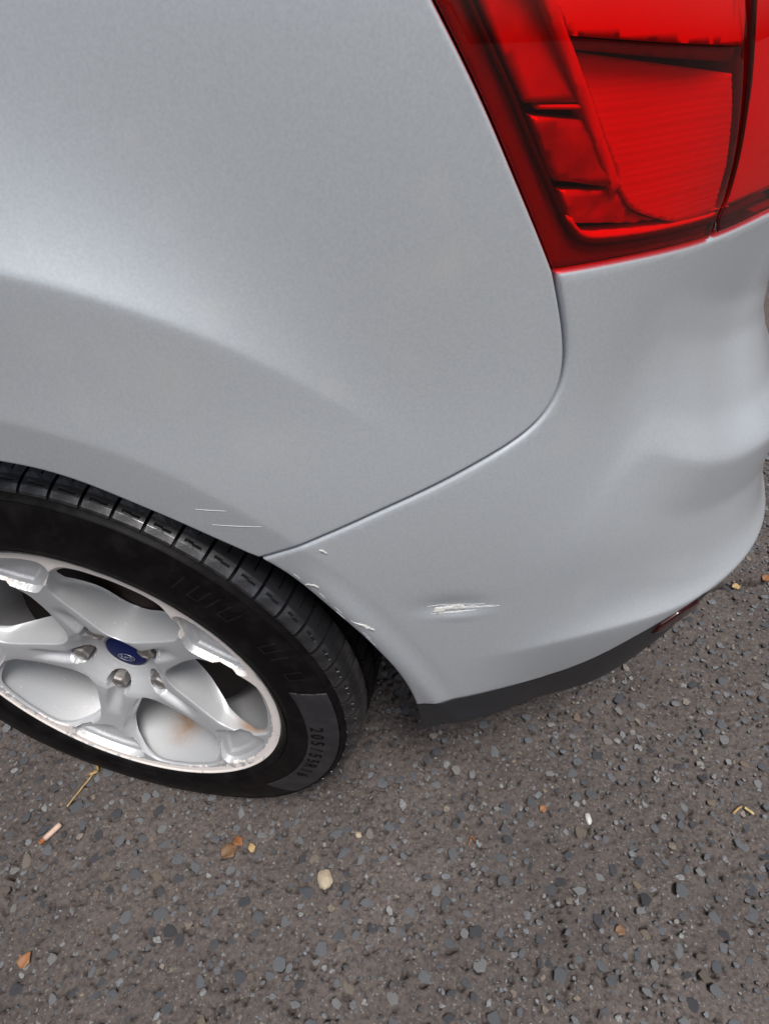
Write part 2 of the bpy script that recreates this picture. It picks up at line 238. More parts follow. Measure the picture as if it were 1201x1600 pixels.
def panel(name, poly, mat, parent=None, gap=.0015, thick=.012, step=.005, roll=.0025, push=0., extra=None, hole=None, rings=(0, .0005, .0012, .0022, .0035)):
    """a sheet cut out of the body surface along a closed (s, z) loop, its edges rolled over and turned in"""
    q0 = loop(poly, max(.0035, step*.7) if step > .003 else step)
    q = inset(q0, gap) if gap else q0
    pts = []
    rings = [r for r in rings if r <= roll*1.6+1e-9]
    for r in rings[1:]:
        a = inset(q, r); d = polydist(a, q); m = (d > r*.8) & inside(a, q); pts.append(a[m])
    g = hexgrid(q.min(0), q.max(0), step)
    if extra is not None: g = np.concatenate([g, extra])
    far = (g[:, 0] < -.5) | (g[:, 0] > 1.0) | (g[:, 1] > 1.02)
    g = g[~far | (RNG.random(len(g)) < .15)]
    g = g[inside(g, q)]; g = g[polydist(g, q) > max(rings[-1]+.0008, step*.4)]
    pts.append(g)
    loops = [q]; 
    if hole is not None:
        h = loop(hole, .003); loops.append(h)
        pts = [p[~inside(p, h) & (polydist(p, h) > .002)] for p in pts]
    P, T = cdt(np.concatenate(pts), loops)
    c = P[T].mean(1); keep = inside(c, q)
    if hole is not None: keep &= ~inside(c, loops[1])
    T = T[keep]
    d = polydist(P, q)
    if hole is not None: d = np.minimum(d, polydist(P, loops[1]))
    pr = np.where(d < roll, -(roll-np.sqrt(np.maximum(roll**2-(roll-d)**2, 0))), 0) if roll else 0*d
    pu = push(P[:, 0], P[:, 1]) if callable(push) else push
    V = S(P[:, 0], P[:, 1], pr+pu)
    F = [tuple(t) for t in T]
    # turned-in edge
    n0 = len(V)
    for L in loops:
        idx = [int(np.argmin(((P-p)**2).sum(1))) for p in L]
        nrm = SN(P[idx, 0], P[idx, 1])
        base = len(V); V = np.concatenate([V, V[idx]-nrm*thick])
        m = len(idx)
        for i in range(m):
            j = (i+1) % m; F.append((idx[j], idx[i], base+i, base+j))
    me = mesh(name, V, F); panel.last = P
    return link(name, me, parent, mat)
def strip(line, wl, wr):
    t = np.gradient(line, axis=0); t /= np.linalg.norm(t, axis=1)[:, None]; n = np.stack([-t[:, 1], t[:, 0]], 1)
    return np.concatenate([line+n*wl, (line-n*wr)[::-1]])
# materials -------------------------------------------------------
class NT:
    def __init__(s, name):
        s.m = bpy.data.materials.new(name); s.m.use_nodes = True; s.n = s.m.node_tree.nodes; s.l = s.m.node_tree.links
        s.p = s.n['Principled BSDF']; s.out = s.n['Material Output']
    def add(s, t, **k):
        n = s.n.new(t)
        for a, b in k.items():
            if a.startswith('i_'):
                key = a[2:]; n.inputs[int(key) if key.isdigit() else key].default_value = b
            else: setattr(n, a, b)
        return n
    def link(s, a, b): s.l.new(a, b)
    def noise(s, scale, detail=4, rough=.55, coord='Object', dist=0):
        tc = s.add('ShaderNodeTexCoord'); n = s.add('ShaderNodeTexNoise', i_Scale=scale, i_Detail=detail, i_Roughness=rough, i_Distortion=dist)
        s.link(tc.outputs[coord], n.inputs['Vector']); return n.outputs['Fac']
    def ramp(s, fac, stops):
        r = s.add('ShaderNodeValToRGB'); e = r.color_ramp.elements
        while len(e) < len(stops): e.new(.5)
        for x, (p, c) in zip(e, stops): x.position = p; x.color = c if len(c) == 4 else (*c, 1)
        s.link(fac, r.inputs['Fac']); return r.outputs['Color']
    def mix(s, fac, a, b, mode='MIX'):
        m = s.add('ShaderNodeMix', data_type='RGBA', blend_type=mode)
        for i, v in ((0, fac), (6, a), (7, b)):
            if isinstance(v, (int, float)): m.inputs[i].default_value = v
            elif isinstance(v, tuple): m.inputs[i].default_value = (*v, 1) if len(v) == 3 else v
            else: s.link(v, m.inputs[i])
        return m.outputs[2]
    def math(s, op, a, b=None, clamp=False):
        m = s.add('ShaderNodeMath', operation=op, use_clamp=clamp)
        for i, v in ((0, a), (1, b)):
            if v is None: continue
            if isinstance(v, (int, float)): m.inputs[i].default_value = v
            else: s.link(v, m.inputs[i])
        return m.outputs[0]
    def attr(s, name):
        return s.add('ShaderNodeAttribute', attribute_name=name).outputs['Fac']
    def bump(s, h, strength, dist, to=None, prev=None):
        b = s.add('ShaderNodeBump', i_Strength=strength, i_Distance=dist); s.link(h, b.inputs['Height'])
        if prev is not None: s.link(prev, b.inputs['Normal'])
        s.link(b.outputs[0], s.p.inputs['Normal']); return b.outputs[0]
    def set(s, **k):
        for a, v in k.items():
            i = s.p.inputs[a.replace('_', ' ')]
            if isinstance(v, bpy.types.NodeSocket): s.link(v, i)
            else: i.default_value = (*v, 1) if isinstance(v, tuple) and len(v) == 3 else v
        return s
def plain(name, c, rough=.5, metal=0., bump=None, spec=.5, vary=.15, scale=60):
    t = NT(name); f = t.noise(scale)
    t.set(Base_Color=t.mix(f, tuple(x*(1-vary) for x in c), tuple(min(1, x*(1+vary)) for x in c)), Roughness=rough, Metallic=metal, Specular_IOR_Level=spec)
    if bump: t.bump(t.noise(bump[0], 5), bump[1], bump[2])
    return t.m
def paint_material():
    t = NT('silver_paint')
    fl = t.noise(420, 3, .7); big = t.noise(3.2, 3); dirt = t.noise(14, 6, .65)
    c = t.mix(fl, (.385, .42, .455), (.575, .61, .645))
    c = t.mix(t.math('MULTIPLY', big, .12), c, (.47, .45, .41))
    dm = t.ramp(dirt, [(.60, (0, 0, 0)), (.72, (1, 1, 1))])
    c = t.mix(t.math('MULTIPLY', dm, .10), c, (.58, .55, .49))
    c = t.mix(t.math('MULTIPLY', t.attr('painted_reflection'), .26), c, (.66, .62, .56))  # faint beige reflections painted into the base colour
    t.set(Base_Color=c, Metallic=.35, Roughness=t.math('ADD', .40, t.math('MULTIPLY', dm, .10)), Coat_Weight=.7, Coat_Roughness=.10, Coat_IOR=1.42)
    t.bump(fl, .06, .0006)
    return t.m
PAINT = paint_material()
BLACK = plain('black_plastic', (.016, .017, .020), .48, bump=(900, .25, .0004), vary=.2)
DARK = plain('dark_void', (.008, .007, .007), .9)
PRIMER = plain('bare_primer', (.56, .55, .53), .7, bump=(700, .5, .0006), vary=.25, scale=300)
SCRATCH = plain('light_scratch', (.52, .53, .54), .5, vary=.2, scale=300)
def rubber(name, c, rough, b=.35, spec=.35):
    t = NT(name); f = t.noise(45, 6, .6); g = t.noise(700, 3)
    t.set(Base_Color=t.mix(t.ramp(f, [(.45, (0, 0, 0)), (.75, (1, 1, 1))]), c, tuple(x*1.7+.004 for x in c)), Roughness=rough, Specular_IOR_Level=spec)
    t.bump(g, b, .0006); return t.m
RUBBER = rubber('tyre_rubber', (.0036, .0031, .0033), .45, spec=.08)
_t = NT('tread_rubber'); _f = _t.noise(70, 5, .6)
_t.set(Base_Color=_t.mix(_f, (.006, .006, .007), (.014, .014, .016)), Roughness=.4, Coat_Weight=_t.ramp(_f, [(.40, (0, 0, 0)), (.58, (1, 1, 1))]), Coat_IOR=1.75, Coat_Roughness=.22)
_t.bump(_t.noise(700, 3), .3, .0006); TREAD = _t.m
BANDRUB = rubber('dull_rubber', (.024, .022, .025), .5, .2, .22)
MARKS = rubber('worn_marks', (.0065, .0058, .006), .5, .2, .18)
LETTER = rubber('black_lettering', (.003, .003, .003), .6, .1, .08)
def alloy():
    t = NT('alloy_wheel_paint')
    fl = t.noise(900, 2); ch = t.noise(130, 6, .7); ch2 = t.noise(420, 4, .7)
    base = t.mix(fl, (.42, .43, .445), (.53, .54, .55))
    sc_ = t.attr('scuff'); ru = t.attr('rust')
    m = t.math('ADD', sc_, t.math('MULTIPLY', t.math('SUBTRACT', ch, .5), 1.3))
    mask = t.ramp(m, [(.50, (0, 0, 0)), (.53, (1, 1, 1))])
    raw = t.mix(ch2, (.62, .54, .50), (.88, .84, .81))
    c = t.mix(mask, base, raw)
    edge = t.ramp(m, [(.44, (0, 0, 0)), (.49, (1, 1, 1)), (.52, (0, 0, 0))])
    c = t.mix(t.math('MULTIPLY', edge, .35), c, (.22, .22, .24))
    rm = t.math('MULTIPLY', ru, t.ramp(t.noise(60, 5), [(.2, (.25, .25, .25)), (.7, (1, 1, 1))]), True)
    c = t.mix(rm, c, (.36, .17, .05))
    spk = t.ramp(t.noise(240, 2, .5), [(.70, (0, 0, 0)), (.74, (1, 1, 1))])
    c = t.mix(t.math('MULTIPLY', spk, .6), c, (.80, .79, .77))
    t.set(Base_Color=c, Metallic=t.math('SUBTRACT', .30, t.math('MULTIPLY', mask, .30)), Roughness=t.math('ADD', .42, t.math('MULTIPLY', mask, .22)), Coat_Weight=.25, Coat_Roughness=.2)
    b1 = t.bump(m, .15, .0008); t.bump(ch2, .12, .0005, prev=b1)
    return t.m
ALLOY = alloy()
def lens(name, colr, rough=.02, ior=1.47):
    t = NT(name); t.n.remove(t.p)
    tr = t.add('ShaderNodeBsdfTransparent', i_Color=(*colr, 1)); gl = t.add('ShaderNodeBsdfGlossy', i_Roughness=rough)
    fr = t.add('ShaderNodeFresnel', i_IOR=ior); mx = t.add('ShaderNodeMixShader')
    ge = t.add('ShaderNodeNewGeometry'); t.link(t.math('MULTIPLY', fr.outputs[0], t.math('SUBTRACT', 1., ge.outputs['Backfacing'])), mx.inputs[0]); t.link(tr.outputs[0], mx.inputs[1]); t.link(gl.outputs[0], mx.inputs[2]); t.link(mx.outputs[0], t.out.inputs['Surface'])
    return t.m
LENS = lens('red_lens', (.97, .004, .012))
REDDARK = plain('dark_red_plastic', (.15, .004, .008), .35, vary=.3, scale=40)
WHITEREF = plain('lamp_reflector', (.56, .53, .54), .35, .0, vary=.06, scale=30)
GREYREF = plain('lamp_dull_reflector', (.42, .35, .36), .3, .3, vary=.5, scale=45)
DARKREF = plain('lamp_dark_trim', (.22, .18, .18), .4, vary=.3)
NUT = plain('wheel_nut_steel', (.36, .34, .32), .35, .8, bump=(400, .3, .0006), vary=.4, scale=160)
BLUE = plain('badge_blue', (.008, .014, .085), .5, vary=.2, scale=200, spec=.12)
CHROME = plain('badge_silver', (.40, .43, .50), .3, .7)
BRAKE = plain('rusty_brake', (.022, .012, .010), .7, .3, vary=.4, scale=30)
# ---------------------------------------------------------------- the asphalt
def axis(lo, hi, st, far):
    a = np.arange(lo, hi+st/2, st); o = []; d = st; x = hi
    while x < far: d *= 1.32; x += d; o.append(x)
    lowr = []; d = st; x = lo
    while x > -far: d *= 1.32; x -= d; lowr.append(x)
    return np.concatenate([lowr[::-1], a, o])
GX = axis(-.42, 1.36, .0023, 150); GY = axis(-.46, 1.30, .0023, 150)
XX, YY = np.meshgrid(GX, GY, indexing='ij')
core = smooth(XX, -.6, -.42)*smooth(-XX, -1.55, -1.36)*smooth(YY, -.62, -.46)*smooth(-YY, -1.5, -1.30)
HH = (fbm(XX*9, YY*9, 3, 1)-.5)*.006+(fbm(XX*38, YY*38, 3, 5)-.5)*.0050+(fbm(XX*130, YY*130, 3, 9)-.5)*.0042
HH = HH+(fbm(XX*300, YY*300, 2, 15)-.5)*.0016-.0015
def ipos(v, A, lo, st): return np.searchsorted(A, v)
def stamp(cx, cy, rx, ry, ang, depth, sharp=.55):
    r = max(rx, ry)*1.6
    i0, i1 = np.searchsorted(GX, (cx-r, cx+r)); j0, j1 = np.searchsorted(GY, (cy-r, cy+r))
    if i1 <= i0 or j1 <= j0: return
    x = XX[i0:i1, j0:j1]-cx; y = YY[i0:i1, j0:j1]-cy; c, s = math.cos(ang), math.sin(ang)
    d = np.hypot((c*x+s*y)/rx, (-s*x+c*y)/ry)
    HH[i0:i1, j0:j1] -= depth*(1-smooth(d, sharp, 1.15))
def ground_z(x, y):
    i = min(np.searchsorted(GX, x), len(GX)-1); j = min(np.searchsorted(GY, y), len(GY)-1); return HH[i, j]
# where the chippings lie (jittered, sizes mixed), nearest ones kept apart
def visible_px(x, y):
    f = np.array([math.sin(YAW)*math.cos(PITCH), math.cos(YAW)*math.cos(PITCH), -math.sin(PITCH)])
    r = np.array([math.cos(YAW), -math.sin(YAW), 0]); u = np.cross(r, f)
    d = np.stack([x, y, 0*x], -1)-CAM; zc = d@f
    return 600.5+FPX*(d@r)/zc, 800-FPX*(d@u)/zc, zc
def scatter(n, rmin, rmax, power, taken, lo=(-.42, -.42), hi=(1.34, 1.28), gapk=.9):
    cell = {}
    for (x, y, r) in taken: cell.setdefault((int(x/.03), int(y/.03)), []).append((x, y, r))
    out = []
    tries = 0
    while len(out) < n and tries < n*8:
        tries += 1
        x = random.uniform(lo[0], hi[0]); y = random.uniform(lo[1], hi[1]); r = rmin+(rmax-rmin)*random.random()**power
        k = (int(x/.03), int(y/.03)); ok = True
        for a in (-1, 0, 1):
            for b in (-1, 0, 1):
                for (p, q, s) in cell.get((k[0]+a, k[1]+b), ()):
                    if (p-x)**2+(q-y)**2 < (gapk*(r+s))**2: ok = False; break
                if not ok: break
            if not ok: break
        if ok: out.append((x, y, r)); cell.setdefault(k, []).append((x, y, r))
    return out
BIGSPOTS = [(.577, -.099, 0.0133), (.846, .107, 0.0133), (.841, .019, 0.0125), (.743, -.048, 0.0109), (.621, .075, 0.0117), (.202, -.134, 0.0101), (.016, -.12, 0.0101), (.312, -.128, 0.0094), (.596, -.108, 0.0101), (.694, .077, 0.0109)]
stones = BIGSPOTS+scatter(9500, .0028, .0105, 1.9, BIGSPOTS, gapk=.85)
grit = scatter(8000, .0012, .0032, 1.3, stones, gapk=.8)
outer = [s for s in scatter(9000, .0035, .0105, 1.9, [], lo=(-1.1, -1.1), hi=(2.2, 2.4), gapk=.8) if not (-.42 < s[0] < 1.34 and -.42 < s[1] < 1.28)]
for (x, y, r) in stones:                       # binder worn away along one side of most chippings
    if random.random() < .75:
        a = random.gauss(math.radians(190), .8); k = r*random.uniform(.75, 1.0)
        stamp(x+k*math.cos(a), y+k*math.sin(a), max(.0018, r*random.uniform(.3, .55)), r*random.uniform(.6, 1.), a, random.uniform(.006, .011))
for (x, y, r) in scatter(5200, .0020, .0052, 1.6, [], gapk=.6):     # holes where a chipping has come out
    stamp(x, y, r, r*random.uniform(.4, .9), random.uniform(0, 3.14), random.uniform(.006, .012), .6)
CRACKS = [[(.80, .575), (.87, .606), (.904, .628), (.929, .635), (.968, .647), (.994, .659), (1.1, .70)], [(.585, -.02), (.59, -.038), (.597, -.059), (.606, -.079), (.612, -.106), (.60, -.13)], [(-.16, -.14), (-.151, -.158), (-.136, -.187), (-.124, -.215), (-.118, -.236)]]
for i, c in enumerate(CRACKS):
    p = resample(c, .004)
    for x, y in p:
        x += random.gauss(0, .0015); y += random.gauss(0, .0015)
        stamp(x, y, random.uniform(.006, .012) if i == 0 else random.uniform(.0022, .004), .0035, random.uniform(0, 3), .016 if i == 0 else .006)
HH = HH*core+(-.0015)*(1-core)
ni, nj = XX.shape; I = np.arange(ni*nj).reshape(ni, nj)
gme = fast_mesh('ground', np.stack([XX, YY, HH], -1).reshape(-1, 3), np.stack([I[:-1, :-1], I[1:, :-1], I[1:, 1:], I[:-1, 1:]], -1).reshape(-1, 4))
t = NT('asphalt')
n1 = t.ramp(t.noise(4, 5, .65), [(.3, (0, 0, 0)), (.7, (1, 1, 1))]); n2 = t.noise(60, 6, .65); n3 = t.noise(700, 4, .7); n4 = t.noise(260, 3, .6)
c = t.mix(n1, (.054, .044, .041), (.112, .091, .082))
c = t.mix(t.ramp(n2, [(.35, (0, 0, 0)), (.7, (1, 1, 1))]), c, t.mix(.5, c, (.112, .092, .081)))
c = t.mix(t.ramp(n3, [(.25, (1, 1, 1)), (.45, (0, 0, 0))]), c, (.035, .032, .034))
n5 = t.noise(170, 4, .75)
c = t.mix(t.ramp(n5, [(.38, (.75, .75, .75)), (.52, (0, 0, 0))]), c, (.030, .027, .028))
c = t.mix(t.ramp(n4, [(.60, (0, 0, 0)), (.70, (1, 1, 1))]), c, (.19, .175, .16))
t.set(Base_Color=c, Roughness=.82, Specular_IOR_Level=.35)
t.bump(n3, .6, .0012, prev=t.bump(n2, .4, .002))
ASPHALT = t.m
ground = tag(link('asphalt_ground', gme, None, ASPHALT), 'worn grey brown asphalt with bluish chippings showing', kind='structure')
t = NT('chipping_stone')
oi = t.add('ShaderNodeObjectInfo'); rnd = t.math('FRACT', t.math('ADD', oi.outputs['Random'], t.attr('rnd')))
c = t.ramp(rnd, [(0, (.030, .033, .040)), (.22, (.060, .066, .078)), (.5, (.105, .114, .128)), (.75, (.155, .165, .178)), (.90, (.23, .235, .24)), (.95, (.20, .155, .11)), (1, (.10, .085, .08))])
nn = t.noise(260, 5, .65)
c = t.mix(t.ramp(nn, [(.36, (0, 0, 0)), (.60, (1, 1, 1))]), t.mix(.62, c, (.07, .062, .058)), c)
t.set(Base_Color=c, Roughness=.62, Specular_IOR_Level=.45); t.bump(t.noise(900, 3, .7), .5, .0006, prev=t.bump(nn, .8, .0016))
STONE = t.m
def stone_shape():
    n = random.choice((6, 7, 8, 8, 9)); a0 = random.uniform(0, 6.28); V = []; tilt = (random.gauss(0, .16), random.gauss(0, .16))
    ang = [a0+6.283*(i+random.uniform(-.3, .3))/n for i in range(n)]; rad = [random.uniform(.66, 1.14) for _ in range(n)]
    el = random.uniform(.62, 1.)
    ring = lambda k, z, j: [((k*r+random.uniform(-j, j))*math.cos(a), (k*r+random.uniform(-j, j))*math.sin(a)*el, z+k*r*(tilt[0]*math.cos(a)+tilt[1]*math.sin(a))+random.uniform(-j, j)*.6) for a, r in zip(ang, rad)]
    V += ring(.95, -.8, .05)+ring(1., .02, .04)+ring(.78, .22, .06)
    V.append((random.uniform(-.15, .15), random.uniform(-.1, .1), .27+random.uniform(-.04, .05)))
    F = []
    for k in range(2):
        for i in range(n):
            j = (i+1) % n; F.append((k*n+i, k*n+j, (k+1)*n+j, (k+1)*n+i))
    F += [(2*n+i, 2*n+(i+1) % n, 3*n) for i in range(n)]
    return np.array(V), F
SHAPES = [stone_shape() for _ in range(26)]
SMESH = []
for V, F in SHAPES:
    me = mesh('stone', V, F); me.materials.append(STONE); SMESH.append(me)
sx = np.array([s[0] for s in stones]); sy = np.array([s[1] for s in stones]); sr = np.array([s[2] for s in stones])
px, py, zc = visible_px(sx, sy)
size = np.where((px > -10) & (px < 1211) & (py > 0) & (py < 1610) & ~((sx < .37) & (sy > .02) & (sx > -.35)) & ~((sx < .7) & (sy > .35)), sr/zc, -1)
order = np.argsort(-size)
rest = []
for rank, i in enumerate(order):
    x, y, r = stones[i]; k = random.randrange(26); rz = random.uniform(0, 6.28); f = random.uniform(.14, .36)
    z = ground_z(x, y)*.4+random.uniform(-.0010, .0006)
    if rank < 300:
        o = bpy.data.objects.new('stone', SMESH[k]); col.objects.link(o); o.parent = ground
        o.location = (x, y, z); o.rotation_euler = (random.gauss(0, .06), random.gauss(0, .06), rz); o.scale = (r, r, r*f*1.2)
    else: rest.append((x, y, z, r, r*f*1.2, rz, k))
for x, y, r in outer: rest.append((x, y, ground_z(x, y)-.0004, r, r*random.uniform(.15, .4), random.uniform(0, 6.28), random.randrange(26)))
for x, y, r in grit: rest.append((x, y, ground_z(x, y)+random.uniform(-.0004, .0006), r, r*random.uniform(.5, 1.1), random.uniform(0, 6.28), random.randrange(26)))
AV = []; AF = []; AR = []; nb = 0
for x, y, z, r, rzv, rz, k in rest:
    V, F = SHAPES[k]; c_, s_ = math.cos(rz), math.sin(rz)
    AV.append(np.stack([x+r*(c_*V[:, 0]-s_*V[:, 1]), y+r*(s_*V[:, 0]+c_*V[:, 1]), z+rzv*V[:, 2]], 1)); AR.append(np.full(len(V), random.random()))
    AF += [tuple(a+nb for a in f) for f in F]; nb += len(V)
me = bpy.data.meshes.new('chippings'); me.from_pydata(np.concatenate(AV).tolist(), [], AF); me.update(); attr(me, 'rnd', np.concatenate(AR))
tag(link('chippings', me, ground, STONE, False), kind='stuff')
# ---------------------------------------------------------------- the car
for k, v in DATA['FEAT'].items(): FEAT[k] = np.array(v)
L = {k: np.array(v) for k, v in DATA.items() if k != 'FEAT'}
car = bpy.data.objects.new('car', None); col.objects.link(car); car.location = (0, 0, -.012)
tag(car, 'silver car with scuffed rear bumper corner, red tail lamp and scratched alloy wheel', 'car')
seam = smoothline(L['seam'], .006, 3); lampl = smoothline(L['lampleft'], .008, 3); lampb = smoothline(L['lampbot'], .01, 3)
K = (seam[-1]+lampl[0]+lampb[0])/3
seam[-1] = lampl[0] = lampb[0] = K
arch = smoothline(L['arch'], .008, 2)
ia = int(np.argmin(np.hypot(*(arch-seam[0]).T))); arch_q = arch[:ia]; arch_b = arch[ia+1:]
iv = int(np.argmin(np.hypot(*(arch_b-L['valtop'][0]).T))); 
valt = smoothline(L['valtop'], .01, 2); valb = L['valbot']
valt[0] = arch_b[iv]
arch_val = arch_b[iv+1:]; arch_b = arch_b[:iv]
# outline continues past the frame
m0 = arch_q[0, 0]
mir = np.stack([2*m0-arch[:, 0], arch[:, 1]], 1)[1:]           # front half of the wheel opening
lt = lampl[-1]; dl = (lampl[-1]-lampl[-12])/np.linalg.norm(lampl[-1]-lampl[-12])
lamp_ext = np.array([lt+dl*k for k in (.03, .07, .12)]); ztop = lamp_ext[-1, 1]
def crease_pts(names):
    o = []
    for k in names:
        l = resample(FEAT[k], .004); tt = np.gradient(l, axis=0); tt /= np.linalg.norm(tt, axis=1)[:, None]; nn = np.stack([-tt[:, 1], tt[:, 0]], 1)
        for d in (-.006, -.0035, -.0018, -.0006, .0006, .0018, .0035, .006): o.append(l+nn*d)
    o = np.concatenate(o); return o[(o[:, 0] > -.5) & (o[:, 0] < 1.)]
quarter = np.concatenate([seam, lampl[1:], lamp_ext, [(-.9, ztop), (-.9, .27), (mir[-1, 0]-.002, .27)], mir[::-1], arch_q])
ql = quarter
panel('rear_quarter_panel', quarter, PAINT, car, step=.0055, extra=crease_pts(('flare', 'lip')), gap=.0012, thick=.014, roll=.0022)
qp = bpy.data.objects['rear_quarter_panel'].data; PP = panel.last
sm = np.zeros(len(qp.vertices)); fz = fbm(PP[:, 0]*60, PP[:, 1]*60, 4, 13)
for i, (a_, b_) in enumerate(L['painted_reflection']):  # ragged soft spots that carry the painted reflections
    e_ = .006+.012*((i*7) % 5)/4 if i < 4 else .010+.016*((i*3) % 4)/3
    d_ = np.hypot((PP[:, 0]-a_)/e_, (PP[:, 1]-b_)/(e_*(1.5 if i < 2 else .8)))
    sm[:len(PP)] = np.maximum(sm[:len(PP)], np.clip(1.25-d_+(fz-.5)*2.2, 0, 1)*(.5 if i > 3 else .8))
attr(qp, 'painted_reflection', sm)
SE = 1.25
lb_end = lampb[-1]
bumper_poly = np.concatenate([arch_b[::-1], seam, lampb[1:], [(.9, lb_end[1]-.005), (SE, lb_end[1]-.02), (SE, .40), (.80, .402)], valt[::-1]])
bumper = panel('rear_bumper', bumper_poly, PAINT, car, step=.0055, extra=crease_pts(('lip', 'ledge', 'shelf')), gap=.0009, thick=.014, roll=.0042)
vb = smoothline(np.array([(.3875, .2445), (.405, .262), (.43, .270), (.47, .264), (.52, .255), (.59, .252), (.66, .262)]), .008, 2)
val_poly = np.concatenate([valt, [(.80, .400), (SE, .398), (SE, .25), (.9, .25), (.75, .258)], vb[::-1], arch_val[::-1]])
valance = panel('lower_valance', val_poly, BLACK, car, step=.006, gap=.0006, thick=.02, roll=.002, push=-.0015)
tag(panel('rear_reflector', L['refl'], lens('reflector_red', (.45, .01, .02), .12), valance, step=.004, gap=0, thick=.004, roll=.0015, push=.0015, rings=(0, .0008)))
panel('rear_reflector_backing', L['refl'], REDDARK, valance, step=.004, gap=.0005, thick=.002, roll=0, push=-.0002)
# bare edges, chips and the scrape on the bumper
def jag(p, amp, st=.0015):
    q = loop(p, st); n = len(q); k = np.array([random.gauss(0, amp) for _ in range(n)]); return inset(q, 0)+np.stack([k, np.roll(k, 3)], 1)
sf = L['scuff'].mean(0)+(L['scuff']-L['scuff'].mean(0))*(.92, .66)
panel('scrape_mark', jag(sf, .0006), PRIMER, bumper, step=.0025, gap=0, thick=.0003, roll=0, push=.0003)
def sliver(p, q, h, mat, parent, name='scratch'):
    p, q = np.array(p), np.array(q); n = 9; k = np.linspace(0, 1, n); mid = p+(q-p)*k[:, None]; mid[:, 1] += [random.gauss(0, h*.25) for _ in k]
    w_ = h*np.sin(np.pi*k)**.6*.5+.00008
    panel(name, np.concatenate([mid-np.stack([0*k, w_], 1), (mid+np.stack([0*k, w_], 1))[::-1]]), mat, parent, step=.002, gap=0, thick=.0003, roll=0, push=.0003)
sc0 = L['scuff'].mean(0)
for a_, b_, v_, h_ in ((-.022, .010, -.0052, .0007), (-.012, .030, .0040, .0008), (.004, .038, .0012, .0009), (-.026, -.006, .0046, .0006), (-.004, .022, -.0040, .0005), (.012, .045, -.0004, .0005)):
    sliver(sc0+(a_, v_), sc0+(b_, v_+.0012), h_, SCRATCH, bumper)
for i_ in range(9):                                   # fine rubbing along the edge of the wheel opening
    k_ = int(len(arch_b)*(.12+.55*random.random())); p_ = arch_b[-1-k_] if False else arch_b[k_]
    t_ = arch_b[min(k_+1, len(arch_b)-1)]-arch_b[k_-1]; t_ = t_/np.linalg.norm(t_); n_ = np.array([-t_[1], t_[0]]); n_ = n_ if n_[0] > 0 else -n_
    l_ = random.uniform(.006, .016); o_ = p_+n_*random.uniform(.004, .010)
    sliver(o_-t_*l_/2, o_+t_*l_/2, random.uniform(.0005, .0010), SCRATCH, bumper)
for k in ('chip_a', 'chip_b', 'chip_c'): panel('paint_chip', jag(L[k].mean(0)+((0, 0) if k == 'chip_a' else (.006, .004))+(L[k]-L[k].mean(0))*(.85, .62), .0006), PRIMER, bumper, step=.003, gap=0, thick=.0006, roll=0, push=.0005)
quarter_o = bpy.data.objects['rear_quarter_panel']
for k in ('scr_a', 'scr_b'):
    p = L[k]; panel('scratch', np.stack([p[:, 0], p[:, 1].mean()+(p[:, 1]-p[:, 1].mean())*.36], 1), SCRATCH, quarter_o, step=.002, gap=0, thick=.0004, roll=0, push=.0003)
# the dark structure behind the panels
def sheet(name, s0, s1, z0, z1, ds, dz, push, mat, parent, keep=None):
    s, z = np.meshgrid(np.arange(s0, s1+ds/2, ds), np.arange(z0, z1+dz/2, dz), indexing='ij'); V = S(s.ravel(), z.ravel(), push)
    n, m = s.shape; I = np.arange(n*m).reshape(n, m); Q = np.stack([I[:-1, :-1], I[1:, :-1], I[1:, 1:], I[:-1, 1:]], -1).reshape(-1, 4)
    if keep is not None:
        c = np.stack([s, z], -1).reshape(-1, 2)[Q].mean(1); Q = Q[keep(c)]
    return link(name, fast_mesh(name, V, Q), parent, mat)
lampzone = np.concatenate([lampl, lamp_ext, [(.95, ztop), (.95, .80)], lampb[::-1]])
sheet('inner_body', -.9, SE, .26, ztop, .012, .012, -.0155, DARK, car, lambda c: ~inside(c, inset(loop(lampzone, .01), .012)) & (np.hypot(c[:, 0]-.012, c[:, 1]-.30) > .385))
# floor pan and the far side close the shell
me = mesh('floor_pan', [(-.95, .12, .24), (-.40, .12, .24), (-.40, .34, .24), (.42, .34, .24), (.42, .16, .26), (.62, .3, .26), (.72, .5, .26), (.74, 1.7, .26), (-.95, 1.7, .24)], [(0, 1, 2, 3, 4, 5, 6, 7, 8)])
link('floor_pan', me, car, DARK, False)
# wheel housing
n = 40; V = []; F = []
for i in range(n+1):
    a = math.radians(24+150*i/n); c = (.012+.405*math.cos(a), .29+.392*math.sin(a))
    V += [(c[0], .055+.05*max(0, math.cos(a)), c[1]), (c[0], .33, c[1])]
    if i: F.append((2*i-2, 2*i, 2*i+1, 2*i-1))
V += [(.012, .33, .30)]; F += [(2*i-1, 2*i+1, len(V)-1) for i in range(1, n+1)]
link('wheel_arch_liner', mesh('wheel_arch_liner', V, F), car, DARK)
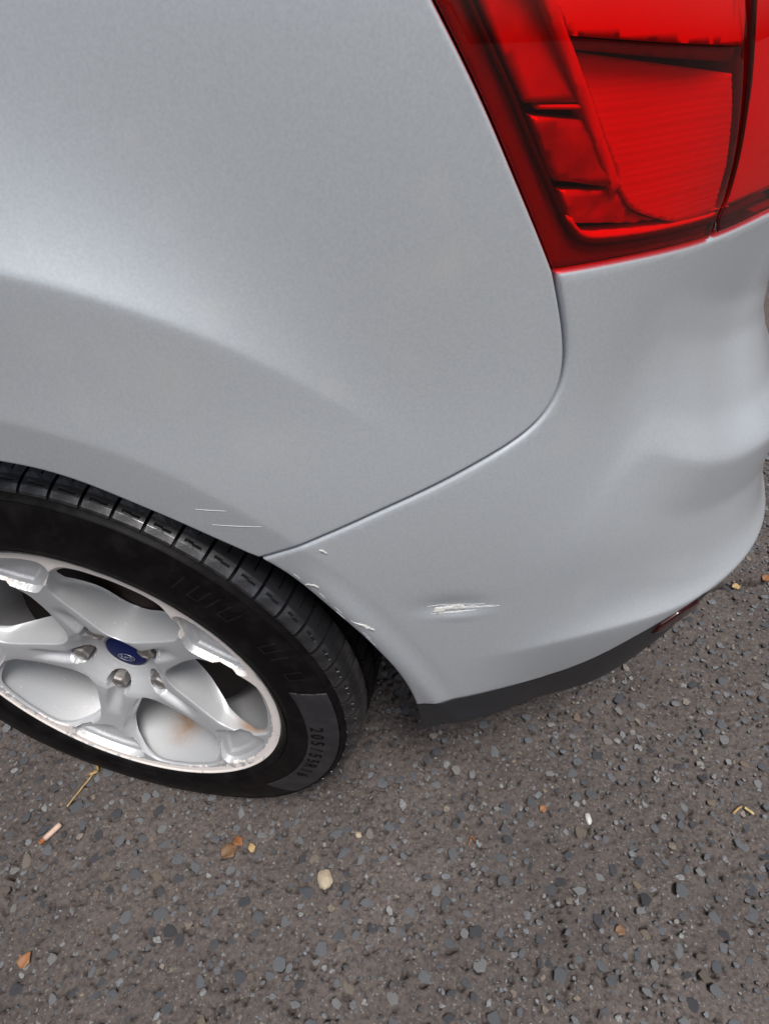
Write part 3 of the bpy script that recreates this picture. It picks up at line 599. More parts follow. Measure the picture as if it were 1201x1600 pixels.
# ---------------------------------------------------------------- tail lamp
lseam = smoothline(L['lampseam'], .008, 2); seal = smoothline(L['seal'], .005, 2)
ls_top = np.array([lseam[0]+(0, k) for k in (.03, .08)]); ls_bot = lampb[np.argmin(abs(lampb[:, 0]-lseam[-1, 0]))]
seamline = np.concatenate([ls_top[::-1], lseam, [ls_bot+(0, .012)]])
jx = int(np.argmin(abs(lampb[:, 0]-ls_bot[0])))
lamp_poly = np.concatenate([lampb[:jx+1][::-1], lampl[1:], lamp_ext[:2], [(ls_top[-1, 0]-.004, lamp_ext[1, 1])], seamline+np.array([-.0012, 0])])
lamp_poly = lamp_poly
gate_poly = np.concatenate([(seamline+np.array([.0016, 0]))[::-1], [(ls_top[-1, 0]+.004, lamp_ext[1, 1]), (.95, lamp_ext[1, 1]), (.95, lampb[-1, 1])], lampb[jx+1:][::-1]])
bowl = loop(lamp_poly, .006)
lamp = panel('tail_lamp', lamp_poly, REDDARK, car, step=.012, gap=.003, thick=-.040, roll=0, push=-.046)
panel('lens', lamp_poly, LENS, lamp, step=.006, gap=.0002, thick=.006, roll=.0012, push=.0010)
# border outside the seal: ribbed dark red plastic under the lens
seal_ext = np.concatenate([[seal[0]+(dl*k) for k in (.12, .08, .04)], seal])
inner_side = seal_ext
sj = int(np.argmin(abs(seal[:, 0]-ls_bot[0])))
border_poly = np.concatenate([lampb[:jx+1][::-1], lampl[1:], lamp_ext[:2], [seal_ext[0]], seal_ext[1:3], seal[:sj+1]])
def ribs(s, z):
    d = polydist(np.stack([s, z], 1), np.concatenate([lamp_ext[::-1], lampl[::-1], lampb]), False, .06)
    return -.004-.0016*(np.abs(((d/.0058) % 1)-.5)*2)
panel('lamp_border', border_poly, REDDARK, lamp, step=.0032, gap=.0003, thick=.012, roll=0, push=ribs)
panel('seal_strip', strip(seal_ext[1:], .0008, .0030)[:], BLACK, lamp, step=.004, gap=0, thick=.006, roll=.001, push=-.0012, rings=(0, .0008))
P_ = lambda *a: np.array(a)
A0 = L['inner_a']; dA = (A0[0]-A0[1])/np.linalg.norm(A0[0]-A0[1])
At = A0[0]+dA*.10
ins = seal_ext-np.array([0, 0])
def seal_inner(off):
    t = np.gradient(seal_ext, axis=0); t /= np.linalg.norm(t, axis=1)[:, None]; return seal_ext+np.stack([-t[:, 1], t[:, 0]], 1)*off
SI = seal_inner(.0040)
kc = int(np.argmax(SI[:, 0]*0-(SI[:, 1]-.8)*1.0-(np.abs(SI[:, 0]-L['seal'][9, 0]))*2))      # corner of the seal
side_up = SI[:kc+1]
h1, h2 = L['inner_h1'], L['inner_h2']
zl = h1[0, 1]
su = side_up[side_up[:, 1] > zl]; sm = side_up[(side_up[:, 1] <= zl) & (side_up[:, 1] > h2[0, 1])]; sl = side_up[side_up[:, 1] <= h2[0, 1]]
aline = resample(np.concatenate([[At], A0]), .01)
au = aline[aline[:, 1] > zl]; am = aline[(aline[:, 1] <= zl)]
def slope(k, base, fx=.0): return lambda s, z: base+k*(z-.86)+fx*(s-.47)
panel('side_reflector', np.concatenate([su, au[::-1]]), GREYREF, lamp, step=.006, gap=.001, thick=.02, roll=0, push=lambda s, z: -.006-.22*(z-.90)-.06*(s-.44))
panel('side_reflector', np.concatenate([sm, am[::-1]]), GREYREF, lamp, step=.005, gap=.001, thick=.02, roll=0, push=lambda s, z: -.010+.0012*np.sin(z*190)*np.cos(s*130)+.003*fbm(s*120, z*120, 3, 4))
panel('divider_rib', strip(aline, .0022, .0050), WHITEREF, lamp, step=.004, gap=0, thick=.016, roll=.0012, push=-.007, rings=(0, .0008))
panel('divider_rib', strip(resample(h1, .006), .0012, .0012), WHITEREF, lamp, step=.003, gap=0, thick=.010, roll=.0008, push=-.008, rings=(0, .0006))
# the large reflector, scalloped at its lower corner
scal = smoothline(L['scal'], .004, 2)
hb = SI[kc:]; hb = hb[hb[:, 0] > scal[-1, 0]+.004]; hb = hb[hb[:, 0] < .644]
t2 = L['inner_top2']; t1 = L['inner_top']
sx_end = np.interp(.92, seamline[::-1, 1], seamline[::-1, 0])-.0015
rib = lambda s, z: -.0035-.14*np.maximum(z-.832, 0)*(1-.96*smooth(s, .54, .635))-.0010*np.abs(((z/.0042) % 1)-.5)*2
amain = aline[(aline[:, 1] < t2[0, 1])]
main_poly = np.concatenate([amain[:-1]+(.004, 0), scal, hb, [(np.interp(z, seamline[::-1, 1], seamline[::-1, 0])-.0008, z) for z in (.83, .86, .89, .915)], [t2[0]+(.005, 0)]])
panel('main_reflector', main_poly, WHITEREF, lamp, step=.0021, gap=.0005, thick=.022, roll=.001, push=rib, rings=(0, .0008))
panel('lamp_shelf', np.concatenate([t2[:1]+(.005, .0008), [(sx_end, .921), (sx_end-.001, .9285)], t1[:1]+(.006, 0)]), DARKREF, lamp, step=.006, gap=0, thick=.02, roll=0, push=-.011)
panel('upper_reflector', np.concatenate([t1[:1]+(.006, .001), [(sx_end-.001, .930), (sx_end-.012, 1.02)], [t1[0]+dA*.09+(.006, 0)]]), WHITEREF, lamp, step=.004, gap=0, thick=.02, roll=0, push=lambda s, z: -.0035-.26*(z-.93)*(1-.9*smooth(s, .54, .635))-.0003*np.abs(((s/.012) % 1)-.5)*2)
panel('lamp_lower_rim', np.concatenate([SI[kc-2:][SI[kc-2:][:, 0] < .62], (SI[kc-2:][SI[kc-2:][:, 0] < .62]-(0, .0034))[::-1]]), WHITEREF, lamp, step=.004, gap=0, thick=.02, roll=0, push=-.003)
panel('lamp_lower_well', np.concatenate([sl, hb[:1], scal[::-1]]), GREYREF, lamp, step=.004, gap=.001, thick=.01, roll=0, push=lambda s, z: -.013+.007*fbm(s*80, z*60, 2, 8))
gate_lamp = panel('tailgate_lamp', gate_poly, REDDARK, car, step=.012, gap=.003, thick=-.036, roll=0, push=-.042)
panel('lens', gate_poly, LENS, gate_lamp, step=.007, gap=.0018, thick=.006, roll=.003, push=.0010)
gp = inset(loop(gate_poly, .008), .016)
panel('main_reflector', gp, WHITEREF, gate_lamp, step=.007, gap=0, thick=.02, roll=0, push=lambda s, z: -.008-.14*np.maximum(z-.82, 0)-.0006*np.abs(((z/.004) % 1)-.5)*2)
tg = [(.954, ztop), (SE, ztop), (SE, lb_end[1]-.016), (.954, lb_end[1]-.004)]
panel('tailgate', tg, PAINT, car, step=.014, gap=.001, thick=.012, roll=.0025, rings=(0, .001, .0025))
# ---------------------------------------------------------------- alloy wheel
WZ = .308
def W3(u, v, w): return np.stack([u, w+0*u, WZ+v], -1)
SP = 36                                         # angle of the first spoke, degrees                          # first spoke
R_T = np.array([(0, .0432), (.028, .0428), (.034, .0405), (.044, .0345), (.054, .0265), (.062, .0205), (.068, .0178), (.08, .0162), (.11, .0135), (.14, .0095), (.17, .0050), (.19, .0022), (.207, .0008), (.2165, -.0005)])
def pol(r, a): a = np.radians(a); return np.stack([r*np.cos(a), r*np.sin(a)], -1)
win_half = [(.0665, 0), (.068, 7), (.076, 15), (.094, 21.5), (.120, 27), (.146, 29.2), (.168, 26.5), (.187, 21.5), (.199, 17.2), (.2050, 14.5), (.2070, 9), (.2075, 0)]
def ring_from(half, c):
    h = np.array(half); pos = pol(h[:, 0], c+h[:, 1]); neg = pol(h[:, 0], c-h[:, 1])[1:-1][::-1]
    q = loop(np.concatenate([pos, neg]), .002); n = len(q)
    k = np.exp(-.5*(np.arange(-9, 10)/2.6)**2); k /= k.sum()
    qq = np.concatenate([q[-9:], q, q[:9]]); return np.stack([np.convolve(qq[:, i], k, 'valid') for i in (0, 1)], 1)
WINS = [ring_from(win_half, SP+36+72*i) for i in range(5)]
pock_half = [(.149, 0), (.1505, 1.6), (.170, 10.2), (.190, 15.0), (.199, 16.0), (.206, 14), (.2085, 8), (.209, 0)]
POCK = [ring_from(pock_half, SP+72*i) for i in range(5)]
r_out = .2165
outer = pol(np.full(430, r_out), np.arange(430)*360/430)
g = hexgrid((-.218, -.218), (.218, .218), .0022)
g = g[np.hypot(*g.T) < r_out-.0012]
nw = np.concatenate([inset(w, -d) for w in WINS for d in (.0004, .0009, .0016, .0026)])
npk = np.concatenate([inset(p, d) for p in POCK for d in (-.0014, -.0005, .0006, .0016, .0100, .0112, .0124)])
dw = np.min([polydist(g, w) for w in WINS], 0); g = g[dw > .0034]
insw = np.zeros(len(g), bool)
for w in WINS: insw |= inside(g, w)
g = g[~insw]
bore = np.concatenate([pol(.054, SP+72*i)+pol(rr, np.arange(0, 360, 12)) for i in range(5) for rr in (.0128, .0137, .0147, .0157)])
hubr = np.concatenate([pol(np.full(90, rr), np.arange(90)*4.) for rr in (.0278, .0286, .0296, .0308)])
bore = bore.reshape(-1, 2)
near = polydist(g, hubr[:90]); g = g[near > .0005]
P, T = cdt(np.concatenate([nw, npk, bore, hubr, g]), [outer]+WINS)
c = P[T].mean(1); keep = np.hypot(*c.T) < r_out
for w in WINS: keep &= ~inside(c, w)
T = T[keep]
r = np.hypot(*P.T); th = np.degrees(np.arctan2(P[:, 1], P[:, 0]))
w = np.interp(r, R_T[:, 0], R_T[:, 1])
da = (th-SP+36) % 72-36                                         # angle from the nearest spoke's middle
ax = r*np.cos(np.radians(da)); tx = r*np.sin(np.radians(da))
# spokes are crowned: their flanks fall away from the middle
dW = np.min([polydist(P, q, cap=.06) for q in WINS], 0)
w = w+.0012*np.exp(-dW/.005)*smooth(r, .06, .09)*(1-smooth(r, .17, .2))
w = w+np.where(dW < .0013, .0013-np.sqrt(np.maximum(.0013**2-(.0013-dW)**2, 0)), 0)
# pockets in the forked ends
dP = np.full(len(P), .05); inP = np.zeros(len(P), bool)
for q in POCK: dP = np.minimum(dP, polydist(P, q, cap=.05)); inP |= inside(P, q)
sd_ = np.where(inP, dP, -dP)
w = w+.0085*smooth(sd_, -.0014, .0016)+.0045*smooth(sd_, .0092, .0132)
# grooves that run out from each nut, then the nut bores and the centre recess
gw = np.exp(-(tx/.0088)**4)*smooth(ax, .050, .058)*(1-smooth(ax, .075, .122))
w = w+gw*.0115
db = np.hypot(ax-.054, tx); fb = 1-smooth(db, .0128, .0157); w = w*(1-fb)+.0455*fb
fc = 1-smooth(r, .0278, .0308); w = w*(1-fc)+.0455*fc
V = [W3(P[:, 0], P[:, 1], w)]; F = [tuple(t) for t in T]; nb = len(P)
scuff = np.zeros(len(P)); rust = np.zeros(len(P))
arms = smooth(r, .152, .168)*(1-smooth(sd_, .0, .002))
lobe = vnoise(P[:, 0]*28, P[:, 1]*28, 3)
per = {0: 1., 1: .95, 4: .5, 2: .6, 3: .5}
si = np.round((th-SP)/72).astype(int) % 5
pf = np.vectorize(per.get)(si)
scuff = np.clip(arms*(.52+.55*lobe)*pf*1.15, 0, 1)
scuff = np.maximum(scuff, smooth(r, .2065, .2105)*(.46+.45*vnoise(P[:, 0]*35, P[:, 1]*35, 7)))
scuff = np.maximum(scuff, .30*np.exp(-((r-.075)/.02)**2)*np.exp(-((th-38)/14)**2)*1.9)
scl = [scuff]; rsl = [rust]
# window walls
for k, q in enumerate(WINS):
    idx = [int(np.argmin(((P-p)**2).sum(1))) for p in q]; n = len(q); prev = idx
    fd = np.interp(np.hypot(*q.T), (.07, .10, .125, .15, .175, .192, .206), (1.25, 1.15, .92, .58, .36, .12, .04)); kk = np.exp(-.5*(np.arange(-40, 41)/5.)**2); kk /= kk.sum(); fd = np.convolve(np.concatenate([fd[-40:], fd, fd[:40]]), kk, 'valid')
    for dep, ins_ in ((.010, .0004), (.022, .0012), (.033, .0024), (.037, .0045)):
        q2 = inset(q, ins_)
        ww = np.interp(np.hypot(*q.T), R_T[:, 0], R_T[:, 1])
        V.append(W3(q2[:, 0], q2[:, 1], ww+.0017+dep*fd)); cur = list(range(nb, nb+n)); nb += n
        scl.append(np.zeros(n)+.12); aq = np.degrees(np.arctan2(q2[:, 1], q2[:, 0]))
        rsl.append(.9*np.exp(-((np.hypot(*q2.T)-.185)/.02)**2)*np.exp(-((aq+22)/9)**2)*(1 if dep > .02 else .5))
        for i in range(n):
            j = (i+1) % n; F.append((prev[j], prev[i], cur[i], cur[j]))
        prev = cur
# flange lip and barrel, turned
prof = [(.2165, -.0005), (.2180, -.0022), (.2195, -.0022), (.2203, .0002), (.2200, .006), (.2150, .010)]
def turned(prof, n, name=None):
    pr = np.array(prof); a = np.arange(n)*2*np.pi/n
    R, A = np.meshgrid(np.arange(len(pr)), a, indexing='ij')
    rr = pr[R, 0]; V = W3(rr*np.cos(A), rr*np.sin(A), pr[R, 1]).reshape(-1, 3); F = []
    m = len(pr)
    for i in range(m-1):
        for j in range(n):
            k = (j+1) % n; F.append((i*n+j, (i+1)*n+j, (i+1)*n+k, i*n+k))
    return V, F
def put(V2, F2, sc_, ru):
    global nb
    V.append(V2); scl.append(sc_); rsl.append(ru)
    for f in F2: F.append(tuple(i+nb for i in f))
    nb += len(V2)
V2, F2 = turned(prof, 430); put(V2, F2, .46+.5*vnoise(V2[:, 0]*30, V2[:, 2]*30, 7), .0*V2[:, 0])
V2, F2 = turned([(.2084, .0024), (.2062, .008), (.2025, .022), (.1950, .050), (.1870, .085), (.1840, .11), (.186, .17), (.196, .188)], 180)
ang = np.degrees(np.arctan2(V2[:, 2]-WZ, V2[:, 0]))
put(V2, F2, np.zeros(len(V2)), 1.0*np.exp(-((ang+80)/6)**2)*smooth(V2[:, 1], .02, .06)+.25*smooth(V2[:, 1], .05, .12))
me = mesh('alloy_wheel', np.concatenate(V), F); attr(me, 'scuff', np.concatenate(scl)); attr(me, 'rust', np.concatenate(rsl))
wheel = link('alloy_wheel', me, car, ALLOY); flat_by_angle(me, 50)
# nuts
def prism(n, rad, prof, rot=0):
    V = []; F = []
    for (k, y) in prof: V += [(rad*k*math.cos(rot+6.2832*i/n), y, rad*k*math.sin(rot+6.2832*i/n)) for i in range(n)]
    for a in range(len(prof)-1):
        for i in range(n):
            j = (i+1) % n; F.append((a*n+i, a*n+j, (a+1)*n+j, (a+1)*n+i))
    F.append(tuple(range((len(prof)-1)*n, len(prof)*n))); return V, F
Vn, Fn = prism(6, .0114, [(1.0, .020), (1.0, .0035), (.88, .0008), (.55, 0), (.45, .001)])
nme = mesh('wheel_nut', Vn, Fn); nme.materials.append(NUT)
for i in range(5):
    o = bpy.data.objects.new('wheel_nut', nme); col.objects.link(o); o.parent = wheel
    p = pol(.054, SP+72*i); o.location = (p[0], .0242, WZ+p[1]); o.rotation_euler = (0, random.uniform(0, 1), 0)
# centre cap with its emblem
V = [(0, .0415, WZ)]; F = []
for k, (rr, y) in enumerate([(.010, .0418), (.020, .0425), (.0262, .0436), (.0274, .0455)]):
    V += [(rr*math.cos(6.2832*i/48), y, WZ+rr*math.sin(6.2832*i/48)) for i in range(48)]
    for i in range(48):
        j = (i+1) % 48
        F.append((0, 1+i, 1+j) if k == 0 else (1+(k-1)*48+i, 1+k*48+i, 1+k*48+j, 1+(k-1)*48+j))
cap = link('centre_cap', mesh('centre_cap', np.array(V)+(0, -.0028, 0), F), wheel, BLUE)
def tube_mesh(paths, rad, n=6):
    V = []; F = []
    for p in paths:
        p = np.array(p, float); b = len(V)
        for i in range(len(p)):
            t_ = p[min(i+1, len(p)-1)]-p[max(i-1, 0)]; t_ /= np.linalg.norm(t_)+1e-12
            a = np.cross(t_, (0, 1, .01)); a /= np.linalg.norm(a)+1e-12; c = np.cross(t_, a)
            for k in range(n): V.append(p[i]+rad*(a*math.cos(6.2832*k/n)+c*math.sin(6.2832*k/n)))
            if i:
                for k in range(n):
                    m = (k+1) % n; F.append((b+(i-1)*n+k, b+(i-1)*n+m, b+i*n+m, b+i*n+k))
        F.append(tuple(b+k for k in range(n))); F.append(tuple(b+(len(p)-1)*n+k for k in range(n)))
    return V, F
# oval with a looping script word inside
ey, ez = .0385, WZ-.0075
ov = [(.0115*math.cos(a), ey, ez+.0066*math.sin(a)) for a in np.linspace(0, 6.2832, 40)]
scr = [(-.0078, .0010), (-.0066, .0030), (-.0045, .0032), (-.0052, .0005), (-.0062, -.0026), (-.0072, -.0020)]
scr2 = [(-.0066, .0004), (-.0040, .0008)]
scr3 = [(-.0020, .0010), (-.0032, -.0004), (-.0022, -.0016), (-.0010, -.0004), (-.0020, .0010), (.0004, .0004), (.0008, -.0014), (.0016, .0008), (.0026, .0006)]
scr4 = [(.0052, .0008), (.0036, .0004), (.0036, -.0014), (.0052, -.0012), (.0062, .0034), (.0054, -.0012), (.0074, -.0010)]
paths = [ov]+[[(a*1.15, ey, ez+b*1.25) for a, b in q] for q in (scr, scr2, scr3, scr4)]
V_, F_ = tube_mesh(paths, .00042, 5)
link('emblem', mesh('emblem', V_, F_), cap if False else wheel, CHROME)
# brake behind
V2, F2 = turned([(.001, .068), (.082, .068), (.084, .072), (.158, .072), (.159, .095), (.10, .10)], 64)
link('brake_disc', mesh('brake_disc', V2, F2), car, BRAKE)
V2, F2 = turned([(.0, .15), (.19, .15)], 40); link('brake_backplate', mesh('brake_backplate', V2, F2), car, DARK)
# ---------------------------------------------------------------- tyre
NB = 64
tp = [(.2150, .012), (.2185, .003), (.2210, -.0025), (.2240, -.0055), (.2290, -.0078), (.2300, -.0066), (.2315, -.0082), (.2380, -.0090), (.2480, -.0096), (.2580, -.0094), (.2680, -.0084), (.2780, -.0066), (.2870, -.0042), (.2925, -.0022), (.2936, -.0030), (.2952, -.0018), (.2958, .0002), (.2990, .0030), (.3012, .0060), (.3035, .0120), (.3055, .0250), (.3060, .0440)]
rib = [(.3062, .0450), (.3062, .0530), (.3136, .0540), (.3140, .0660), (.3142, .0770), (.3138, .0780), (.3066, .0790), (.3066, .0865), (.3140, .0875), (.3143, .1000), (.3140, .1110), (.3066, .1120), (.3066, .1200), (.3136, .1210), (.3136, .1400), (.3062, .1410), (.3062, .1490), (.3120, .1500), (.3090, .1750), (.3020, .1900), (.2900, .1970), (.2600, .2010), (.2300, .1960), (.2180, .1900)]
prof = np.array(tp+rib); nth = NB*10
A = np.arange(nth)*2*np.pi/nth; R, Aq = np.meshgrid(np.arange(len(prof)), np.arange(nth), indexing='ij')
rr = prof[R, 0].copy(); ww = prof[R, 1].copy()
ph = (Aq % 10)
lat = ((ph+np.where((ww > .08) & (ww < .115), 5, 0)) % 10 < 1)
rr = np.where((rr > .3095) & lat & (ww > .05), .3075, rr)
rr = rr+.0005*(vnoise(np.cos(A[Aq])*30, np.sin(A[Aq])*30, 2)-.5)*(R < len(tp))
Vt = W3(rr*np.cos(A[Aq]), rr*np.sin(A[Aq]), ww).reshape(-1, 3); low = Vt[:, 2] < .086; Vt[low, 2] = np.where(Vt[low, 2] < .086, .0105+(Vt[low, 2]+.006)*(.0755/.092), Vt[low, 2])
I = np.arange(len(Vt)).reshape(R.shape); J = np.roll(I, -1, 1)
tme = fast_mesh('tyre', Vt, np.stack([I[:-1], I[1:], J[1:], J[:-1]], -1).reshape(-1, 4))
tyre = link('tyre', tme, car, RUBBER); flat_by_angle(tme, 40)
# shoulder tread blocks, each its own piece
bp = np.array([(.2975, .0030), (.3000, .0018), (.3030, .0026), (.3070, .0075), (.3105, .0150), (.3128, .0260), (.3136, .0360), (.3136, .0432), (.3130, .0440), (.3055, .0440)])
path = np.concatenate([[0], np.cumsum(np.hypot(*np.diff(bp, axis=0).T))]); nv = 46; tv = np.unique(np.concatenate([np.linspace(0, path[-1], nv), path]))
br = np.interp(tv, path, bp[:, 0]); bw = np.interp(tv, path, bp[:, 1])
half = math.radians(360/NB)/2*.90; nu = 45
U = np.concatenate([[-1, -.985], np.linspace(-.97, .97, nu-4), [.985, 1]])
UU, TV = np.meshgrid(U, np.arange(len(tv)), indexing='ij')
rad_ = br[TV].copy(); wv = bw[TV]
rel = tv[TV]/path[-1]
dep = np.zeros(UU.shape)
dep += .0040*(np.abs(UU+.02) < .04)*smooth(rel, .46, .50)                                    # sipe across the block face
slot = np.abs(rel-.275)/(.013+.010*(UU > 0)); dep += .0028*(slot < 1)*(UU > -.62)*(UU < .62)     # slanted slot near the shoulder
edge_ = np.clip((1-np.abs(UU))/.02, 0, 1); dep += np.where(edge_ < .4, .0006, 0)
rad_ = rad_-dep; rad_[[0, -1], :] = np.minimum(rad_[[0, -1], :], .2990+0*rad_[[0, -1], :])
aa = UU*half+(.06*rel*half)
Vb = np.stack([rad_*np.cos(aa), wv+0*aa, rad_*np.sin(aa)], -1).reshape(-1, 3)
n_, m_ = UU.shape; I = np.arange(n_*m_).reshape(n_, m_)
bme = fast_mesh('tread_block', Vb, np.stack([I[:-1, :-1], I[:-1, 1:], I[1:, 1:], I[1:, :-1]], -1).reshape(-1, 4)); bme.materials.append(TREAD)
bme.polygons.foreach_set('use_smooth', np.ones(len(bme.polygons), bool)); flat_by_angle(bme, 35)
for k in range(NB):
    a = math.radians(1.7+360/NB*k)
    if math.sin(a)*.316 < -.284: continue                        # flattened into the ground
    o = bpy.data.objects.new('tread_block', bme); col.objects.link(o); o.parent = tyre
    o.location = (0, 0, WZ); o.rotation_euler = (0, -a, 0)
# dull band with the size marking
def side_w(r_): return np.interp(r_, [p[0] for p in tp[1:17]], [p[1] for p in tp[1:17]])
def side_patch(name, polyrt, mat, lift, step=.0016):
    q = loop(polyrt, step); g = hexgrid(q.min(0), q.max(0), step); g = g[inside(g, q)]; g = g[polydist(g, q) > step*.4]
    P, T = cdt(g, [q]); T = T[inside(P[T].mean(1), q)]
    r_ = P[:, 1]; a_ = P[:, 0]/.27
    V = W3(r_*np.cos(a_), r_*np.sin(a_), side_w(r_)-lift); F = [tuple(t) for t in T]; nb = len(V)
    idx = [int(np.argmin(((P-p)**2).sum(1))) for p in q]; V = np.concatenate([V, V[idx]+np.array([0, .0012, 0])])
    F += [(idx[j], idx[i], nb+i, nb+j) for i, j in ((i, (i+1) % len(q)) for i in range(len(q)))]
    return link(name, mesh(name, V, F), tyre, mat)
D2 = lambda d: math.radians(d)*.27
band = [(D2(a), .2565-.004*(abs(a+12)/30)**2) for a in np.linspace(-43, 17, 40)]+[(D2(a), .2918) for a in np.linspace(15, -40, 40)]
side_patch('sidewall_band', band, BANDRUB, .0007, .0025)
def glyphs(text):
    out = []
    for ch in text:
        cu = bpy.data.curves.new('t', 'FONT'); cu.body = ch; cu.align_x = 'CENTER'; cu.resolution_u = 3; cu.offset = .02
        o = bpy.data.objects.new('t', cu); me = bpy.data.meshes.new_from_object(o)
        V = np.array([v.co[:] for v in me.vertices]); F = [tuple(p.vertices) for p in me.polygons]
        out.append((V, F)); bpy.data.objects.remove(o); bpy.data.curves.remove(cu); bpy.data.meshes.remove(me)
    return out
V = []; F = []; text = '205/55R16'
for i, (Vg, Fg) in enumerate(glyphs(text)):
    a0 = 1.0-27.5*i/(len(text)-1); b = len(V); h = .0215
    x = (Vg[:, 0]-(Vg[:, 0].max()+Vg[:, 0].min())/2)*h*.95; y = Vg[:, 1]*h
    r_ = .2605+y; a_ = math.radians(a0)-x/.268
    V += list(W3(r_*np.cos(a_), r_*np.sin(a_), side_w(r_)-.0012)); F += [tuple(b+k for k in f) for f in Fg]
link('size_lettering', mesh('size_lettering', V, F), tyre, LETTER, False)
# worn raised marks of the maker's name higher up the sidewall
V = []; F = []
for a0, w_, kind in [(57, 1.4, 0), (52.5, 1.8, 1), (49, 1.2, 0), (45, 2, 1), (33, 1.6, 1), (29.5, 1.4, 0), (23, 1.8, 1), (16.5, 1.2, 0)]:
    for sgn in ((-1, 1) if kind else (0,)):
        b = len(V); c0 = a0+sgn*w_*.7
        for (da_, r_) in ((-.25, .262), (.25, .262), (.25-.8, .282), (-.25-.8, .282)):
            a_ = math.radians(c0+da_); V.append(W3(np.array(r_*math.cos(a_)), np.array(r_*math.sin(a_)), np.array(side_w(r_)-.0008)))
        F.append((b, b+1, b+2, b+3))
    if kind:
        b = len(V)
        for (da_, r_) in ((-w_*.8, .262), (w_*.8, .262), (w_*.8-.1, .2645), (-w_*.8-.1, .2645)):
            a_ = math.radians(a0+da_); V.append(W3(np.array(r_*math.cos(a_)), np.array(r_*math.sin(a_)), np.array(side_w(r_)-.0008)))
        F.append((b, b+1, b+2, b+3))
tag(link('sidewall_marks', mesh('sidewall_marks', V, F), tyre, MARKS, False), kind='stuff')
# ---------------------------------------------------------------- litter on the asphalt
STRAW = plain('straw', (.36, .24, .10), .6, vary=.35, scale=150)
LEAFM = plain('dry_leaf', (.15, .08, .04), .6, vary=.45, scale=120)
PALE = plain('pale_stone', (.34, .28, .20), .7, vary=.35, scale=130, bump=(300, .5, .001))
WHITE = plain('white_chip', (.48, .47, .44), .6, vary=.2)
ORANGE = plain('orange_fleck', (.22, .09, .03), .6, vary=.4, scale=200)
BUTTM = plain('butt_paper', (.52, .36, .29), .75, vary=.2, scale=200)
BURNT = plain('butt_end', (.26, .09, .03), .8, vary=.4, scale=300)
def zt(x, y): return max(ground_z(x+dx, y+dy) for dx in (-.004, 0, .004) for dy in (-.004, 0, .004))
def stalk(name, pts, rad, mat, label, cat, group=None):
    p = resample(pts, .004); P3 = [(x, y, zt(x, y)+rad*1.2+.001) for x, y in p]
    V, F = tube_mesh([P3], rad, 5); V = np.array(V); V[:, 2] = (V[:, 2]-np.mean([q[2] for q in P3]))*1+np.mean([q[2] for q in P3])
    o = link(name, mesh(name, V, F), None, mat); return tag(o, label, cat, group)
# cigarette end: filter tube plus burnt tip
a = np.array((-.137, -.115)); b = np.array((-.123, -.084)); z0 = zt(*((a+b)/2))+.0042
butt = tag(bpy.data.objects.new('cigarette_end', None), 'pinkish tan cigarette end with a burnt orange tip on the asphalt', 'cigarette end'); col.objects.link(butt)
butt.location = (a[0], a[1], z0)
def tubep(p, q, rad):
    P3 = [np.array((*(p+(q-p)*k-a), random.gauss(0, .0002))) for k in np.linspace(0, 1, 7)]; return tube_mesh([P3], rad, 10)
link('paper', mesh('paper', *tubep(a+(b-a)*.22, b, .0040)), butt, BUTTM); link('burnt_tip', mesh('burnt_tip', *tubep(a, a+(b-a)*.215, .0034)), butt, BURNT)
stalk('straw_stalk', [(-.128, .014), (-.117, .005), (-.119, -.013), (-.126, -.042), (-.129, -.059)], .0013, STRAW, 'long bent golden straw stalk lying below the tyre', 'straw')
stalk('straw_stalk', [(-.121, .010), (-.112, .000), (-.122, -.008)], .0019, STRAW, 'short thick straw piece across the top of the long stalk', 'straw')
stalk('straw_piece', [(-.297, .043), (-.283, .036)], .0016, STRAW, 'yellow straw bit at the left edge under the tyre', 'straw')
stalk('straw_piece', [(.839, .149), (.847, .158), (.853, .163)], .0017, STRAW, 'yellow hooked straw piece beside pale stones on the right', 'straw')
stalk('straw_piece', [(.858, .163), (.869, .155)], .0022, plain('pale_straw', (.42, .33, .14), .6, vary=.3, scale=200), 'stubby pale straw piece next to the hooked one', 'straw')
stalk('dry_stalk', [(.472, .026), (.466, .034), (.463, .018)], .0011, ORANGE, 'thin rust orange stalk near the middle of the asphalt', 'stalk')
stalk('twig', [(.48, .066), (.485, .058), (.492, .056)], .0012, LEAFM, 'short brown twig below the black valance', 'twig')
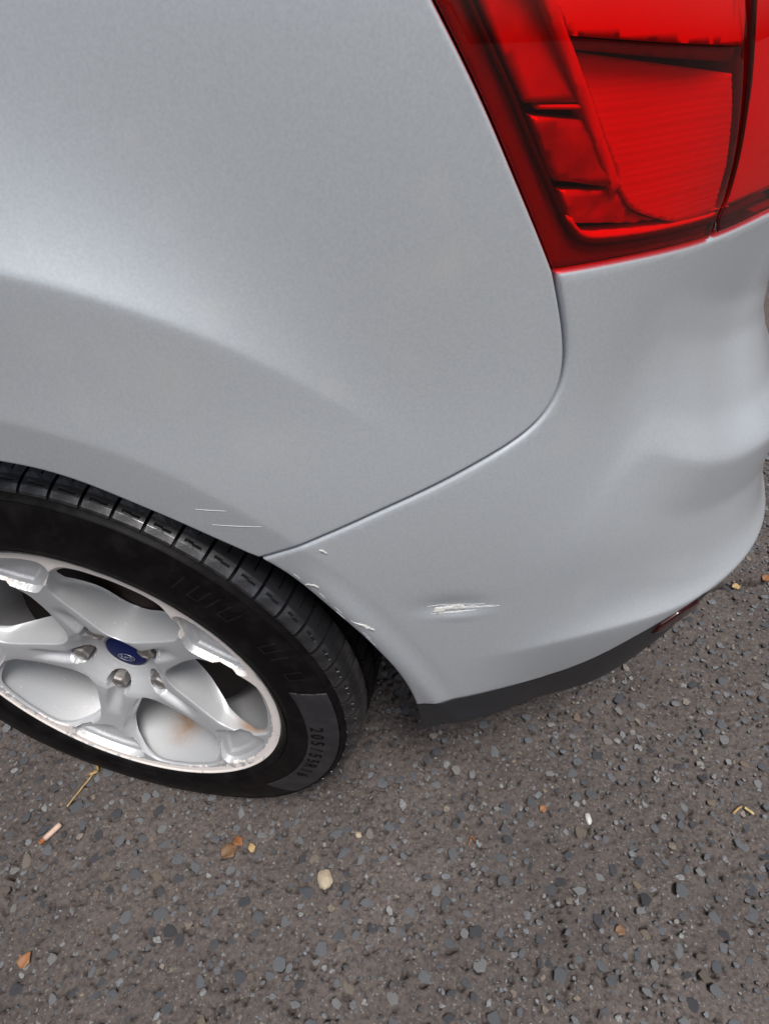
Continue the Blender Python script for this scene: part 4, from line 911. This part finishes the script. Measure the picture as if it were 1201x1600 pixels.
def leaf(x, y, size, rz, mat, label, name='dry_leaf', cat='leaf'):
    n = 9; V = []; F = []
    for i in range(n):
        t_ = i/(n-1); w_ = .36*math.sin(math.pi*t_**.8)+.02; k = .25*math.sin(5*t_)
        for j, sx_ in enumerate((-1, -.4, .0, .4, 1)):
            V.append((size*(t_-.5), size*w_*sx_*(1+random.uniform(-.2, .2)), size*(.10*abs(sx_)**1.5*(1+k)+.12*math.sin(3.1*t_)+random.uniform(-.02, .02))))
    for i in range(n-1):
        for j in range(4): F.append((i*5+j, i*5+j+1, (i+1)*5+j+1, (i+1)*5+j))
    me = mesh(name, V, F); bm = bmesh.new(); bm.from_mesh(me); bmesh.ops.solidify(bm, geom=bm.faces[:], thickness=.0004); bm.to_mesh(me); bm.free()
    o = link(name, me, None, mat); o.location = (x, y, zt(x, y)+.001); o.rotation_euler = (random.gauss(0, .1), random.gauss(0, .1), rz); return tag(o, label, cat)
leaf(.133, -.064, .027, .9, LEAFM, 'curled brown dry leaf on the asphalt under the wheel')
leaf(.1405, -.049, .018, -.5, ORANGE, 'small orange leaf scrap touching the curled brown leaf', 'leaf_scrap')
leaf(-.069, -.243, .020, 1.4, ORANGE, 'orange brown leaf scrap near the lower left corner', 'leaf_scrap')
leaf(.671, -.041, .016, .4, LEAFM, 'brown crumpled leaf scrap beside the thin crack', 'leaf_scrap')
leaf(.565, .095, .013, .8, ORANGE, 'bright orange leaf scrap among the chippings, centre right', 'leaf_scrap')
leaf(.922, .622, .018, .3, STRAW, 'yellow leaf scrap lying in the long crack', 'leaf_scrap')
leaf(.984, .660, .020, .9, ORANGE, 'orange leaf scrap at the far end of the long crack', 'leaf_scrap')
leaf(.162, -.052, .014, 2.2, STRAW, 'small tan leaf scrap left of the curled brown leaf', 'leaf_scrap')
def pebble(x, y, rx, ry, rz_, ang, mat, label, name='loose_pebble', cat='pebble'):
    bm = bmesh.new(); bmesh.ops.create_icosphere(bm, subdivisions=2, radius=1)
    for v in bm.verts:
        k = 1+.20*(vnoise(v.co.x*1.7+3, v.co.y*1.7+v.co.z*1.3+5, 4)-.5)*2; v.co *= float(k)
        v.co.x *= rx; v.co.y *= ry; v.co.z = max(v.co.z, -.6)*rz_
    me = bpy.data.meshes.new(name); bm.to_mesh(me); bm.free()
    o = link(name, me, None, mat, False); o.location = (x, y, zt(x, y)+rz_*.45); o.rotation_euler = (0, 0, ang); return tag(o, label, cat)
pebble(.275, -.068, .0105, .0130, .0065, .3, PALE, 'large tan pebble lying loose below the tyre')
pebble(.631, .096, .0045, .0085, .004, .2, WHITE, 'small white stone chip under the bumper', 'stone_chip', 'stone chip')
pebble(.306, -.002, .005, .0045, .004, 0, PALE, 'small cream pebble near the foot of the tyre')
